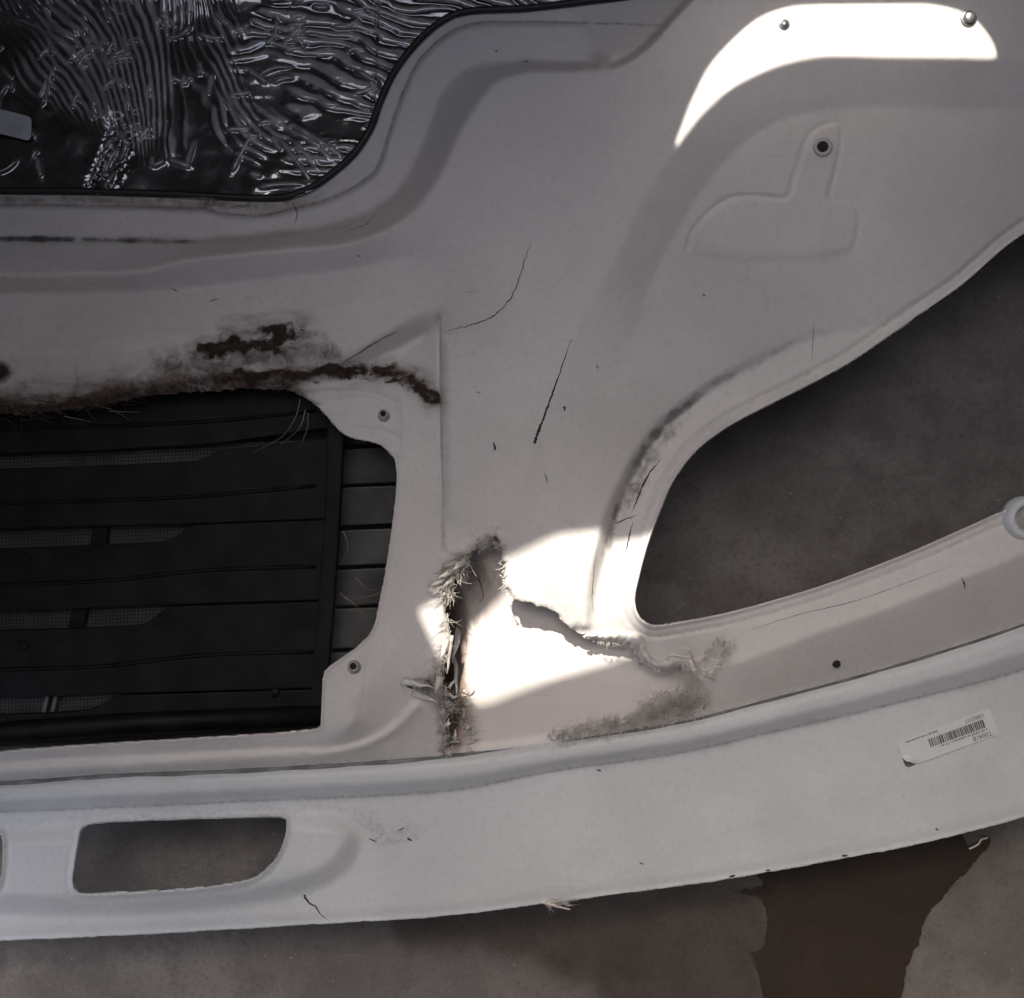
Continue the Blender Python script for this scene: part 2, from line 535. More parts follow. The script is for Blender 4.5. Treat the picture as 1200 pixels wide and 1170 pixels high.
stain = [(858,1045),(870,1047),(879,1048),(891,1056),(897,1066),(901,1084),(897,1108),(890,1114),(879,1117),(883,1124),(885,1132),(889,1146),(891,1156),(899,1180),(905,1230),(1040,1230),(1056,1170),(1062,1135),(1073,1113),(1080,1099),(1083,1082),(1086,1072),(1107,1051),(1122,1032),(1137,1015),(1161,990),(1163,984),(1154,979),(1146,990),(1138,993),(1131,988),(1126,975),(1100,960),(1000,970),(900,1000),(880,1025),(896,1033),(893,1040),(875,1043)]
gs = Grid(np.arange(840, 1180, 3.0), np.arange(940, 1240, 3.0))
ds = gs.sdf(jag(stain, 1.3, seed=4))
ps = P(gs.X, gs.Y, FLOOR_Z + 0.004)
so = sheet('wet_stain', gs, ds, (ps[0], ps[1], np.full(gs.X.shape, FLOOR_Z + 0.004)), M['stain'])
tag(so, 'dark brown wet stain with ragged edge soaking the concrete below the hood', 'stain', kind='structure')

floor_shade = spline([(440,1060),(450,1120),(520,1136),(600,1152),(660,1172),(720,1215),(800,1240),(905,1240),(925,1160),(930,1080),(900,1020),(700,1030)], 6, True)  # soft floor shadow below the hood edge, painted rather than cast
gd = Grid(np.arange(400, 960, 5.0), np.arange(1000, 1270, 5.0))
dd = gd.sdf(floor_shade, 80)
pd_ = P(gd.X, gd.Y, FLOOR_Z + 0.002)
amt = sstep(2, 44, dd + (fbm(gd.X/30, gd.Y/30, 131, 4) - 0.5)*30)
da = sheet('painted_floor_shadow', gd, dd, (pd_[0], pd_[1], np.full(gd.X.shape, FLOOR_Z + 0.002)), shadow_mat(), attrs={'floor_shade': np.dstack([amt]*3)})
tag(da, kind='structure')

# ------------------------------------------------------------------ unseen blockers added to shape the sun and sky light
BLOCKER_Y = 0.80
BLOCKER_X1 = 900
BLOCKER_TOP = 2250
def sunhole(poly, z):
    """outline of a light patch at height z (m) -> outline in the upper blocker, mm (x, height)"""
    out = []
    for u, v in np.array(poly)[:, :2]:
        x, y, zz = P(u, v, z)
        t = (BLOCKER_Y - y) / sun_dir.y
        out.append(((x + sun_dir.x*t)*1000, (zz + sun_dir.z*t)*1000))
    return np.array(out)
crescent = spline([(788,178),(797,150),(812,112),(832,74),(862,42),(893,20),(930,9),(990,7),(1080,7),(1115,13),(1140,24),(1158,43),(1166,58),(1167,70),(1155,72),(1100,71),(1033,70),(958,70),(921,77),(887,90),(854,108),(825,133),(804,158)], 6, True)
patch = [(484,703),(493,697),(588,650),(612,640),(635,629),(655,621),(704,617),(770,615),(790,650),(775,690),(745,722),(688,741),(560,784),(546,786),(533,781),(524,771),(512,762)]
h1 = sunhole(crescent, 0.100); h2 = sunhole(patch, 0.065)
def axis(lo, hi, fa, fb, fine, coarse):
    return np.concatenate([np.arange(lo, fa, coarse), np.arange(fa, fb, fine), np.arange(fb, hi + coarse, coarse)])
allh = np.vstack([h1, h2])
gr = Grid(axis(-1500, BLOCKER_X1, allh[:, 0].min()-30, allh[:, 0].max()+30, 4.0, 150.0), axis(FLOOR_Z*1000, BLOCKER_TOP, allh[:, 1].min()-20, allh[:, 1].max()+30, 4.0, 100.0))
dr = np.minimum.reduce([-np.maximum(gr.sdf(h1, 40), gr.sdf(h2, 40)), 830 - gr.X, 1850 + 300*sstep(-150, -450, gr.X) - gr.Y])
ro = sheet('added_light_blocker', gr, dr, (gr.X/1000, np.full(gr.X.shape, BLOCKER_Y), gr.Y/1000), M['brown_blocker'], thick=0.003)  # added blocker, its openings cut to the outlines of the sun patches
tag(ro, kind='structure')
tag(slab('added_light_blocker', -0.84, -0.25, -0.80, 0.79, FLOOR_Z, 1.5, M['brown_blocker']), kind='structure')
tag(slab('added_light_blocker', -1.2, -1.04, 1.2, -1.0, FLOOR_Z, 1.7, M['dark_blocker']), kind='structure')  # dark blocker added to keep low light and bounce off the hood
tag(slab('added_light_blocker', 0.84, -0.99, 0.88, 0.76, FLOOR_Z, 2.3, M['dark_blocker']), kind='structure')
tag(slab('added_overhead_blocker', -1.2, -1.04, -0.05, 0.06, 1.71, 1.73, M['dark_blocker']), kind='structure')  # overhead blocker added to narrow the sky light
tag(slab('added_overhead_blocker', -0.049, -1.04, 0.88, -0.22, 1.71, 1.73, M['dark_blocker']), kind='structure')

# ------------------------------------------------------------------ outlines read off the hood
TRIM = spline([(-270,224),(-100,224),(0,225),(100,226),(200,229),(280,233),(330,233),(355,226),(380,212),(415,182),(436,150),(446,122),(464,84),(495,45),(527,21),(555,14),(618,11),(695,2),(760,-8),(900,-60),(1000,-230)], 6)
RIM = spline([(-270,240),(0,240),(150,242),(240,245),(255,249),(280,252),(310,252),(350,243),(380,235),(415,219),(440,200),(450,175),(464,130),(478,95),(495,66),(527,38),(555,28),(576,26),(642,26),(772,30)], 6)
E1 = spline([(-270,280),(0,281),(150,281),(240,282),(330,274),(400,262),(443,243),(464,227),(488,189),(502,154),(516,115),(530,94),(558,78),(611,75),(716,76)], 6)
E2 = spline([(-270,322),(0,322),(170,318),(200,308),(230,302),(330,292),(415,284),(471,259),(499,231),(520,196),(534,164),(555,129),(576,99),(600,86),(628,80),(680,79),(712,79)], 6)
SIL = spline([(716,78),(740,67),(765,46),(785,23),(800,8),(815,-8),(850,-60),(900,-230)], 6)
CRE = spline([(1470,75),(1300,74),(1167,72),(1033,71),(958,70),(921,77),(887,90),(854,108),(825,133),(804,158),(790,175),(770,205),(751,235),(735,272),(716,310),(695,350),(674,392),(655,450),(635,505),(612,570),(600,600)], 6)[::-1]
HL = [(1480,90),(1330,190),(1188,282),(1126,335),(1062,379),(997,424),(938,456),(878,486),(844,506),(814,530),(789,563),(774,597),(759,637),(747,682),(743,706),(749,724),(764,734),(784,732),(853,719),(958,689),(1057,652),(1126,622),(1181,597),(1250,566),(1480,450)]
HLs = np.vstack([spline(HL, 6), [(1600, 300)]])
FLA = spline([(1400,240),(1200,340),(1080,372),(1010,385),(950,398),(900,420),(850,447),(815,470),(780,500),(750,540),(730,580),(717,612),(708,650),(700,690),(695,735)], 6)
GO = [(-300,500),(-100,490),(0,485),(30,486),(61,483),(100,478),(130,472),(170,466),(217,460),(260,457),(303,456),(334,457),(352,463),(373,477),(382,486),(390,496),(398,505),(407,511),(420,515),(433,517),(446,521),(455,529),(462,536),(464,544),(465,560),(464,579),(460,613),(455,648),(450,680),(444,709),(440,730),(433,745),(416,761),(386,782),(380,788),(378,797),(377,820),(376,847),(375,853),(371,856),(330,860),(217,867),(87,875),(0,882),(-300,902)]
SEAM = spline([(-300,932),(0,917),(130,908),(243,904),(390,896),(500,888),(602,876),(654,869),(792,847),(885,824),(1048,780),(1200,731),(1480,625)], 8)
BLO = spline([(-300,962),(0,953),(130,948),(303,940),(520,929),(652,905),(792,885),(908,859),(1025,832),(1200,786),(1480,690)], 8)
BOT = spline([(-300,1116),(0,1103),(173,1095),(347,1085),(520,1074),(634,1060),(850,1031),(990,1006),(1083,988),(1200,958),(1480,872)], 8)
TORN = [(559,644),(564,636),(570,631),(578,631),(585,636),(590,649),(591,668),(592,685),(600,695),(604,704),(612,707),(625,708),(639,710),(648,714),(657,721),(665,733),(676,744),(693,744.5),(717,743),(738,744),(747,746),(752,752),(755,765),(763,775),(773,779),(791,773),(811,772),(808,797),(815,815),(826,826),(810,838),(760,850),(700,862),(654,872),(600,884),(540,893),(520,895),(519,872),(521,846),(518,826),(506,802),(514,790),(518,779),(521,759),(525,738),(522,715),(524,695),(524,677),(535,662),(548,652)]
TORNj = jag(TORN, 1.7, seed=9, keep=lambda x, y: np.where((x > 680) & (x < 812) & (y < 790), 0.35, 1.0))
LIP = spline([(672,738),(693,743),(717,741),(738,742),(747,744),(753,750),(756,764),(763,773),(773,777),(791,771),(810,770)], 5)
LIPLOW = np.array([(676,745),(693,748),(720,755),(735,757),(745,766),(752,775),(770,785),(790,786),(811,780)], float)
BARC = spline([(806,792),(830,786),(865,778),(920,757),(977,736),(1057,707),(1200,648),(1480,520)], 6)
SLOT = spline([(104,966),(96,970),(93,976),(89,1000),(85,1031),(88,1044),(98,1049),(173,1046),(240,1041),(268,1037),(295,1031),(312,1020),(325,1004),(333,984),(336,966),(335,959),(328,957),(260,958),(130,963)], 5, True)
SLOT2 = spline([(-250,985),(-240,975),(-150,973),(-20,971),(-3,973),(2,980),(3,995),(2,1020),(-3,1040),(-14,1050),(-60,1056),(-230,1064),(-250,1058),(-255,1030)], 5, True)
POCK = spline([(-330,985),(-150,972),(0,966),(130,958),(260,951),(340,947),(392,949),(415,960),(427,979),(424,1000),(412,1020),(390,1038),(355,1052),(303,1063),(217,1072),(87,1076),(0,1074),(-150,1082),(-330,1090)], 6, True)

# ------------------------------------------------------------------ heights of the inner frame (mm)
def z3(*p): return spline(p, 6)
RIMc = RIM[RIM[:, 0] < 700]
fc = [withz(TRIM, 20), withz(RIMc, 22), withz(offset(RIMc, 4), 30), withz(E1[E1[:, 0] < 700], 28)]
e2z = E2.copy(); e2z = np.column_stack([e2z, np.interp(e2z[:, 0], [-270, 170, 230, 420, 520, 600, 712], [63, 63, 67, 74, 84, 91, 95])])
fc += [e2z]
fc += [withz(offset(SIL, 2.5), 97), withz(offset(SIL, -2.5), 46)]
crez = np.column_stack([CRE, np.interp(CRE[:, 1], [70, 180, 270, 385, 450, 520, 600], [102, 100, 95, 86, 78, 71, 63])])
cm = CRE[:, 1] < 405
fc += [crez]
fc += [z3((1470,130,84),(1250,130,84),(1100,128,84),(980,128,84),(905,146,83),(850,190,82),(806,250,80),(762,335,76),(725,450,70),(690,540,66))]
flz = np.column_stack([FLA, np.interp(FLA[:, 1], [240, 385, 430, 470, 600, 650, 735], [50, 50, 48, 44, 42, 43, 37])])
fc += [flz]
fc += [np.column_stack([offset(FLA, 10), np.interp(FLA[:, 1], [240, 385, 430, 470, 600, 650, 735], [52, 52, 54, 57, 63, 65, 46])])]
hz = np.array(HL, float); hz = spline(np.column_stack([hz, np.interp(np.arange(len(hz)), [0, 2, 8, 12, 14, 16, 18, 22, 24], [60, 56, 54, 54, 53, 42, 37, 54, 60])]), 6)
fc += [hz]
fc += [np.column_stack([BARC, np.interp(BARC[:, 0], [806, 870, 1000, 1200, 1480], [26, 40, 50, 58, 64])])]
fc += [withz(offset(SEAM, -2), 5)]
fc += [z3((515,372,51),(516,440,50),(516,500,50),(519,600,48),(521,655,46))]
fc += [z3((522,400,60),(525,500,60),(527,600,55))]
fc += [z3((660,150,95),(625,230,89),(600,320,82),(588,420,74),(578,560,64),(582,625,60))]
fc += [z3((800,60,101),(765,130,100),(730,200,98),(700,280,94))]
fc += [z3((820,-10,104),(1000,-12,105),(1470,-12,106)), z3((900,-220,112),(1470,-220,116))]
# grille opening
gz = np.array(GO, float)
gzz = np.interp(np.arange(len(gz)), [0, 10, 11, 14, 22, 24, 30, 34, 35, 38, 40, len(gz)-1], [30, 32, 36, 43, 46, 47, 48, 46, 44, 34, 25, 22])
fc += [np.column_stack([gz, gzz])]
fc += [z3((490,560,49),(485,650,49),(470,740,48),(430,800,47),(405,830,46))]
fc += [z3((-300,904,22),(0,884,23),(217,870,24),(350,864,25),(385,861,30),(402,856,38),(410,849,45),(415,842,46))]
fc += [z3((-300,913,12),(0,894,12),(217,883,13),(350,877,14),(385,877,16),(411,873,18),(437,863,21),(455,852,25),(472,836,30),(490,815,33),(502,803,34))]
fc += [z3((-300,921,19),(0,901,19),(217,890,20),(350,882,21),(390,881,22),(425,873,26),(455,858,31),(476,840,37),(488,825,40))]
fc += [z3((-300,927,14),(0,908,14),(217,896,15),(350,889,15),(394,886,15),(429,879,17),(455,868,20),(476,856,24),(493,837,30))]
fc += [z3((470,872,14),(500,862,18),(514,845,24))]
# beam above the grille
fc += [z3((-300,346,42),(0,345,42),(200,340,44),(330,326,50),(430,312,60),(480,300,66))]
fc += [z3((-300,420,56),(0,418,56),(100,412,56),(200,404,56),(330,378,58),(420,352,62),(480,335,66))]
fc += [z3((-300,450,47),(0,446,47),(130,442,48),(200,432,49),(300,424,50),(380,426,49))]
fc += [z3((380,432,54),(410,415,57),(440,397,60),(480,373,63),(503,364,64),(513,372,60))]
fc += [z3((430,424,43),(465,408,39),(497,392,39)), z3((440,438,41),(480,438,40),(505,450,43))]
fc += [z3((200,446,44),(260,442,43),(330,438,43),(400,436,43),(450,438,43),(485,448,45),(508,470,48))]
# torn edge
fc += [z3((559,644,56),(535,662,50),(524,680,48),(522,715,47),(521,759,44),(516,785,40),(506,802,36),(518,826,28),(520,850,20),(520,890,8))]
fc += [z3((570,628,57),(590,640,60),(593,685,58),(604,702,56),(639,706,51),(660,720,46),(672,736,40))]
lz = withz(LIP, 33); lz[-3:, 2] = (28, 26, 25)
fc += [lz]
GF, ZF = solve(fc, -270, -230, 1480, 1000, 2.0, 9, [SIL, LIP, LIPLOW, offset(SEAM, -2), RIM])

UX = np.concatenate([np.arange(-262, -12, 12), np.arange(-12, 470, 2.0), np.arange(470, 880, 1.4), np.arange(880, 1212, 2.0), np.arange(1212, 1465, 12)])
VX = np.concatenate([np.arange(-222, -12, 12), np.arange(-12, 600, 2.0), np.arange(600, 900, 1.4), np.arange(900, 940, 2.0)])
G = Grid(UX, VX)
Z = GF.sample(ZF, G.X, G.Y)
top_poly = np.vstack([TRIM[:, :2], [(1000, -900), (-900, -900), (-900, 224)]])
bot_poly = np.vstack([SEAM[:, :2], [(1480, 2000), (-300, 2000)]])
goj = jag(GO, 0.9, seed=3, keep=lambda x, y: ((y < 486) & (x < 375)) * 1.0)
dGO = G.sdf(goj, 40); dHL = G.sdf(HLs, 60); dT = G.sdf(TORNj, 40)
dTop = G.sdf(top_poly, 40); dBot = G.sdf(bot_poly, 40)
DF = -np.maximum.reduce([dGO, dHL, dT, dTop, dBot])

# fine relief: rolled rims, mould lines, pressed outlines
def band(d, c, w_): return np.exp(-((d - c) / w_) ** 2)
hl_d = -dHL
hlmask = sstep(1230, 1100, G.X)
Z += 3.0 * sstep(4.5, 1.0, hl_d)                     # rolled rim round the lamp opening
Z -= 2.2 * band(hl_d, 12.5, 3.0) * np.where(G.Y > 600, 0.7, 1)
go_d = -dGO
right_go = sstep(330, 380, G.X)
Z += 1.8 * sstep(4, 0.5, go_d) * np.where(G.Y < 800, right_go, 1)
for c, dep, wd in ((spline([(515,372),(516,500),(519,600),(521,645)], 6), 2.2, 2.4),
                   (spline([(468,470),(469,500),(468,540)], 4), 1.6, 1.8),
                   (spline([(345,457),(400,454),(440,457),(466,468)], 6), -2.0, 2.2),
                   (spline([(383,470),(420,466),(445,470),(453,477)], 6), 1.0, 1.6),
                   (spline([(412,501),(432,503),(452,506),(466,513)], 6), 1.5, 2.2),
                   (spline([(-270,281),(0,281),(238,283)], 4), 3.0, 3.0),
                   (spline([(431,770),(428,800),(424,835)], 4), 0.7, 2.0)):
    Z -= dep * band(G.dist(c, 16), 0, wd)
emb = spline([(805,292),(812,272),(828,252),(845,238),(860,231),(890,230),(921,232),(928,215),(938,185),(945,165),(955,152),(975,144),(985,150),(984,175),(978,205),(972,232),(995,236),(1006,250),(1005,270),(1000,292)], 5)
de = G.dist(emb, 20)
Z -= 2.7 * band(de, 0, 3.0) * (0.55 + 0.45 * sstep(990, 900, G.X))
demb = G.inside(np.vstack([emb, [(960, 302), (860, 304)]]))
Z += 1.6 * blur(demb.astype(float), 14)
Z += (fbm(G.X/55, G.Y/55, 3, 3) - 0.5) * 1.8
# torn border is bruised and lumpy
tm = band(-dT, 0, 16)
Z += tm * (fbm(G.X/7, G.Y/7, 5, 3) - 0.45) * 6 * np.where((G.X > 690) & (G.X < 800) & (G.Y < 790), 0.1, np.where((G.X > 586) & (G.X < 700) & (G.Y < 760), 0.3, 1))
tuft = np.exp(-(((G.X-505)/20)**2 + ((G.Y-806)/13)**2))
Z += tuft * (fbm(G.X/5, G.Y/9, 8, 3) - 0.5) * 16
# mud cake and lumps over the grille
MUDB = np.array([(237,410),(260,401),(300,394),(338,385),(352,388),(352,400),(332,406),(300,412),(262,418),(240,420)], float)
dmb = G.sdf(MUDB, 60)
MUDL = spline([(200,450),(260,443),(330,440),(400,435),(450,436),(482,445),(508,468)], 6)
dml = G.dist(MUDL, 60)
gotop = spline([(-270,492),(0,480),(61,478),(130,467),(217,455),(303,451),(340,453)], 6)
dgt = G.dist(gotop, 60)
Z += sstep(-8, 10, dmb + (fbm(G.X/13, G.Y/11, 81, 4) - 0.5)*40) * fbm(G.X/6, G.Y/6, 21, 4) * 4 + band(dml, 0, 7) * (fbm(G.X/6, G.Y/6, 22, 4) - 0.2) * 5
Z += band(dgt, 0, 16) * (fbm(G.X/8, G.Y/5, 25, 4) - 0.4) * 6 * sstep(400, 330, G.X)

grime_edge = G.dist(spline([(835,455),(812,470),(780,497),(755,530),(738,560),(725,592),(712,640),(706,665)], 6), 40, False, True)
grime_wide = G.dist(spline([(818,478),(795,500),(772,525),(752,555),(736,590),(728,615)], 6), 40, False, True)
mud = np.maximum.reduce([
    1.05 * sstep(-10, 9, dmb + (fbm(G.X/13, G.Y/11, 81, 4) - 0.5)*46) * (0.55 + 0.6*fbm(G.X/22, G.Y/16, 82, 3)),
    0.36 * sstep(-34, 4, dmb + (fbm(G.X/20, G.Y/14, 84, 4) - 0.55)*50),
    0.46 * band(dgt, 0, 36) * sstep(420, 300, G.X) * (0.4 + fbm(G.X/30, G.Y/14, 85, 3)),
    0.50 * band(G.dist(spline([(190,425),(250,425),(320,415),(385,415)], 5), 60), 0, 20),
    1.15 * band(dml + (fbm(G.X/14, G.Y/7, 83, 5) - 0.5)*24, 0, 7.5) * sstep(180, 300, G.X) * (0.5 + 0.9*fbm(G.X/18, G.Y/18, 86, 3)),
    0.62 * band(dml, -6, 18),
    0.60 * band(dgt, 0, 22) * sstep(420, 330, G.X) ,
    0.95 * np.exp(-(((G.X+2)/16)**2 + ((G.Y-436)/14)**2)),
    0.5 * band(dGO * -1, 0, 6) * (G.X > 330) * (G.Y < 475),
    0.34 * band(G.dist(TRIM, 30), 8, 8) * sstep(420, 300, G.X)])
smud = np.maximum.reduce([
    0.95 * band(grime_edge[0] + (fbm(G.X/11, G.Y/11, 87, 4) - 0.5)*12, 0, 6.5) * np.sin(np.pi*np.clip(grime_edge[1], 0.02, 0.98))**0.6 * (0.35 + 1.1*fbm(G.X/20, G.Y/20, 88, 3)),
    0.80 * band(grime_wide[0] + (fbm(G.X/13, G.Y/13, 89, 4) - 0.5)*20, 0, 11) * np.sin(np.pi*np.clip(grime_wide[1], 0.02, 0.98))**0.7 * (0.3 + fbm(G.X/16, G.Y/16, 90, 3)),
    0.45 * band(G.dist(spline([(835,450),(858,441)], 3), 30), 0, 9), 0.38 * band(G.dist(spline([(880,432),(925,402)], 3), 30), 0, 6),
    0.34 * band(hl_d, 12.5, 3.2), 0.55*band(-dT, 0, 5), 0.9 * tuft,
    0.5 * band(G.dist(RIM, 20), 0, 2.4), 0.5*band(G.dist(spline([(516,374),(517,500),(520,640)], 5), 12), 0, 2.2),
    0.22 * band(de, 0, 3.0),
    0.40 * band(dBot * -1, 0, 6),
    0.30 * band(G.dist(E1, 20), -2, 7) * sstep(520, 400, G.X) ,
    0.25 * np.exp(-(((G.X-300)/120)**2 + ((G.Y-345)/30)**2))])
dark = np.maximum.reduce([
    (0.25 + 0.95*fbm(G.X/26, G.Y/40, 121, 3)) * band(G.dist(spline([(-270,281),(0,280),(90,281)], 3), 14) + (fbm(G.X/10, G.Y/10, 122, 3)-0.5)*3.5, 0, 3.4) * sstep(94, 82, G.X),
    (0.25 + 0.95*fbm(G.X/22, G.Y/40, 123, 3)) * band(G.dist(spline([(97,281),(150,282),(238,284)], 3), 14) + (fbm(G.X/10, G.Y/10, 124, 3)-0.5)*3.5, 0, 3.2) * sstep(244, 205, G.X),
    0.35 * band(G.dist(RIM, 12), 0, 1.8),
    0.9 * band(G.dist(spline([(500,800),(514,812),(518,826)], 3), 14), 0, 5)])
def fade(x, y, a, b, s_, o=4): return fbm(x/a, y/b, s_, o)
stain_b = np.maximum.reduce([
    1.15 * band(dgt, 0, 34) * sstep(430, 330, G.X) * (0.15 + 1.1*fade(G.X, G.Y, 34, 10, 101)),
    0.62 * sstep(-36, 2, dmb + (fade(G.X, G.Y, 22, 12, 102) - 0.5)*60) * (0.3 + fade(G.X, G.Y, 30, 9, 103)),
    0.70 * band(dml, 0, 20) * (0.25 + fade(G.X, G.Y, 26, 9, 104)) * sstep(150, 260, G.X),
    0.60 * band(G.dist(TRIM, 34), 10, 10) * sstep(440, 330, G.X) * (0.2 + 1.1*fade(G.X, G.Y, 40, 7, 105)),
    0.42 * band(G.dist(E1, 30), 0, 8) * sstep(560, 380, G.X) * (0.2 + fade(G.X, G.Y, 40, 8, 106)),
    0.60 * band(G.dist([(523,690),(519,760),(508,800),(520,850),(521,880)], 30), 0, 9) * (0.2 + fade(G.X, G.Y, 9, 14, 107)),
    0.16 * sstep(420, 150, G.X) * sstep(220, 260, G.Y) * sstep(500, 450, G.Y) * (0.4 + fade(G.X, G.Y, 60, 40, 108)),
    0.5 * band(G.dist([(560,640),(588,640)], 30), 0, 9)])
FZ = Z
zp = Z / 1000
pp = P(G.X, G.Y, zp)

hood = empty('truck_hood', (0, 0, 0))
tag(hood, 'cracked white moulded truck hood lying on the concrete with its dirty inside up', 'hood')
frame = sheet('inner_frame', G, DF, (pp[0], pp[1], zp), M['frame'], hood, {'wear_shade': np.dstack([mud, smud, dark, stain_b])}, thick=0.0045)

def fz0(u, v): return float(G.sample(FZ, u, v))/1000

def FP(u, v, dz=0.0):
    z = float(G.sample(FZ, u, v)) / 1000 + dz
    return Vector(P(u, v, z))

# ------------------------------------------------------------------ outer skin (mm)
def lerpc(a, b, t):
    n = 160
    x = np.linspace(-295, 1475, n)
    return np.column_stack([x, np.interp(x, a[:, 0], a[:, 1])*(1-t) + np.interp(x, b[:, 0], b[:, 1])*t])
kc = [withz(BOT, -15), withz(lerpc(BLO, BOT, 0.5), -3), withz(lerpc(BLO, BOT, 0.9), -10), withz(BLO, -2), withz(offset(BLO, -5), 2.5),
      withz(lerpc(SEAM, BLO, 0.60), 14), withz(lerpc(SEAM, BLO, 0.25), 14), withz(SEAM, 4), withz(offset(SEAM, -10), 1),
      z3((470,700,-34),(527,700,-36),(529,760,-34),(526,830,-34),(522,868,-16)),
      z3((470,600,-24),(560,600,-14),(700,600,10),(800,700,6)),
      z3((548,660,-16),(547,740,-10),(541,790,-4),(537,840,0),(536,870,2)),
      z3((560,650,4),(590,700,10),(640,740,9),(700,770,4),(800,800,0),(900,790,-6)),
      z3((560,800,8),(640,800,8),(720,800,4),(800,815,0))]
GK, ZK = solve(kc, -300, 560, 1490, 1180, 2.0, 7, [BLO, SEAM])
UK = np.concatenate([np.arange(-262, -12, 12), np.arange(-12, 1212, 2.0), np.arange(1212, 1465, 12)])
VK = np.arange(596, 1125, 2.0)
K = Grid(UK, VK)
KZ = GK.sample(ZK, K.X, K.Y)
dpk = K.sdf(POCK, 60)
dsl = K.sdf(SLOT, 40); dsl2 = K.sdf(SLOT2, 40)
KZ += 15 * sstep(0, 30, dpk) 
rimd = np.minimum(-dsl, -dsl2)
KZ += 2.0 * sstep(4.5, 0.5, rimd) - 0.8*band(rimd, 7, 2)
KZ += (fbm(K.X/60, K.Y/60, 13, 3) - 0.5) * 1.6
fzl = band(K.dist(spline([(650,864),(700,854),(760,842),(800,832),(828,818)], 4), 40), 0, 9)
fzl = np.maximum(fzl, band(K.dist(spline([(775,830),(800,828),(816,820)], 4), 40), 0, 14))
KZ += fzl * (np.abs(fbm(K.X/7, K.Y/9, 91, 4) - 0.5)*16)
dbo = K.sdf(np.vstack([BOT[:, :2], [(1480, 2000), (-300, 2000)]]), 40)
KZ += 1.2 * sstep(5, 1, -dbo)
tongue = np.vstack([[(-300, 905), (0, 890), (390, 868), (470, 858), (478, 600), (720, 600), (728, 715), (742, 742), (800, 752), (850, 752), (920, 770), (1048, 745), (1200, 696), (1480, 590)], [(1480, 2000), (-300, 2000)]])
dto = K.sdf(tongue, 20)
botj = jag(BOT, 0.35, False, 6)
dbj = K.sdf(np.vstack([botj, [(1480, 2000), (-300, 2000)]]), 40)
DK = np.minimum.reduce([dto, -dbj, -dsl, -dsl2])
deepb = np.exp(-(((K.X-526)/11)**2)) * sstep(620, 660, K.Y) * sstep(880, 840, K.Y)
kslit_shade = np.maximum.reduce([0.85*deepb*(0.35 + 0.9*fbm(K.X/6, K.Y/16, 113, 4)), 0.8*np.exp(-(((K.X-527)/6)**2 + ((K.Y-842)/12)**2))])  # shade deep in the slit, painted with the mud colour
ksm = np.maximum.reduce([
    0.42 * band(K.dist(offset(BLO, -2), 14), 0, 2.6), 0.2*band(K.dist(BLO, 20), 2, 8),  # shade line under the bead, painted into the skin colour
    0.22 * band(dpk, 2, 9), 0.34*band(K.dist([(420,955),(450,985),(480,975)], 40), 0, 22),
    0.28*band(K.dist(spline([(0,964),(200,955),(420,946)], 4), 30), 0, 8), 0.5*band(-dbo, 0, 2.0),
    0.45*band(K.dist(spline([(650,862),(700,852),(760,840),(800,832),(828,815)], 4), 40), 0, 11),
    0.42*band(rimd, 0, 3)])
kdk = 0.35*band(K.dist(offset(BLO, -1), 12), 0, 1.5)  # dark core of the painted shade line under the bead
kp = P(K.X, K.Y, KZ/1000)
kraw = sstep(-2, 8, -K.sdf(np.vstack([SEAM[:, :2], [(1480, 2000), (-300, 2000)]]), 30))
kst = np.maximum.reduce([1.1*np.exp(-(((K.X-531)/20)**2)) * sstep(620, 650, K.Y) * sstep(895, 870, K.Y) * (0.4 + fbm(K.X/9, K.Y/22, 111, 4)),  # shade of the slit and torn hole painted as a brown tint
    0.62*np.exp(-(((K.X-556)/36)**2 + ((K.Y-672)/48)**2)) * (0.5 + fbm(K.X/20, K.Y/30, 114, 3)), 0.22*np.exp(-(((K.X-640)/60)**2 + ((K.Y-735)/30)**2)), 0.3*band(K.dist(BLO, 24), 1, 7)*fbm(K.X/50, K.Y/9, 112, 3)])
skin = sheet('outer_skin', K, DK, (kp[0], kp[1], KZ/1000), M['skin'], hood, {'wear_shade': np.dstack([kslit_shade, ksm, kdk, kst]), 'raw': np.dstack([kraw]*3)}, thick=0.0045)

def KP(u, v, dz=0.0):
    z = float(K.sample(KZ, u, v)) / 1000 + dz
    return Vector(P(u, v, z))

# ------------------------------------------------------------------ tubes, ribbons, strands
def tube_mesh(paths, radii, sides=6, taper=True):
    V = []; F = []
    for pts, r in zip(paths, radii):
        pts = [Vector(p) for p in pts]
        n = len(pts); base = len(V)
        for i, p in enumerate(pts):
            t = (pts[min(i+1, n-1)] - pts[max(i-1, 0)])
            t = t.normalized() if t.length > 1e-9 else Vector((1, 0, 0))
            a = t.cross(Vector((0, 0, 1)))
            a = a.normalized() if a.length > 1e-3 else Vector((1, 0, 0))
            b = a.cross(t)
            rr = r if not taper else r * (1 - 0.75 * i / (n - 1))
            for k in range(sides):
                ang = 2*math.pi*k/sides
                V.append(p + (a*math.cos(ang) + b*math.sin(ang)) * rr)
        for i in range(n-1):
            for k in range(sides):
                F.append((base+i*sides+k, base+i*sides+(k+1) % sides, base+(i+1)*sides+(k+1) % sides, base+(i+1)*sides+k))
        F.append(tuple(base + k for k in range(sides))[::-1]); F.append(tuple(base+(n-1)*sides+k for k in range(sides)))
    return [tuple(v) for v in V], F

def tube(name, pts, r, mat, parent, sides=8, taper=False):
    v, f = tube_mesh([pts], [r], sides, taper)
    return mesh_from(name, v, f, mat, parent)

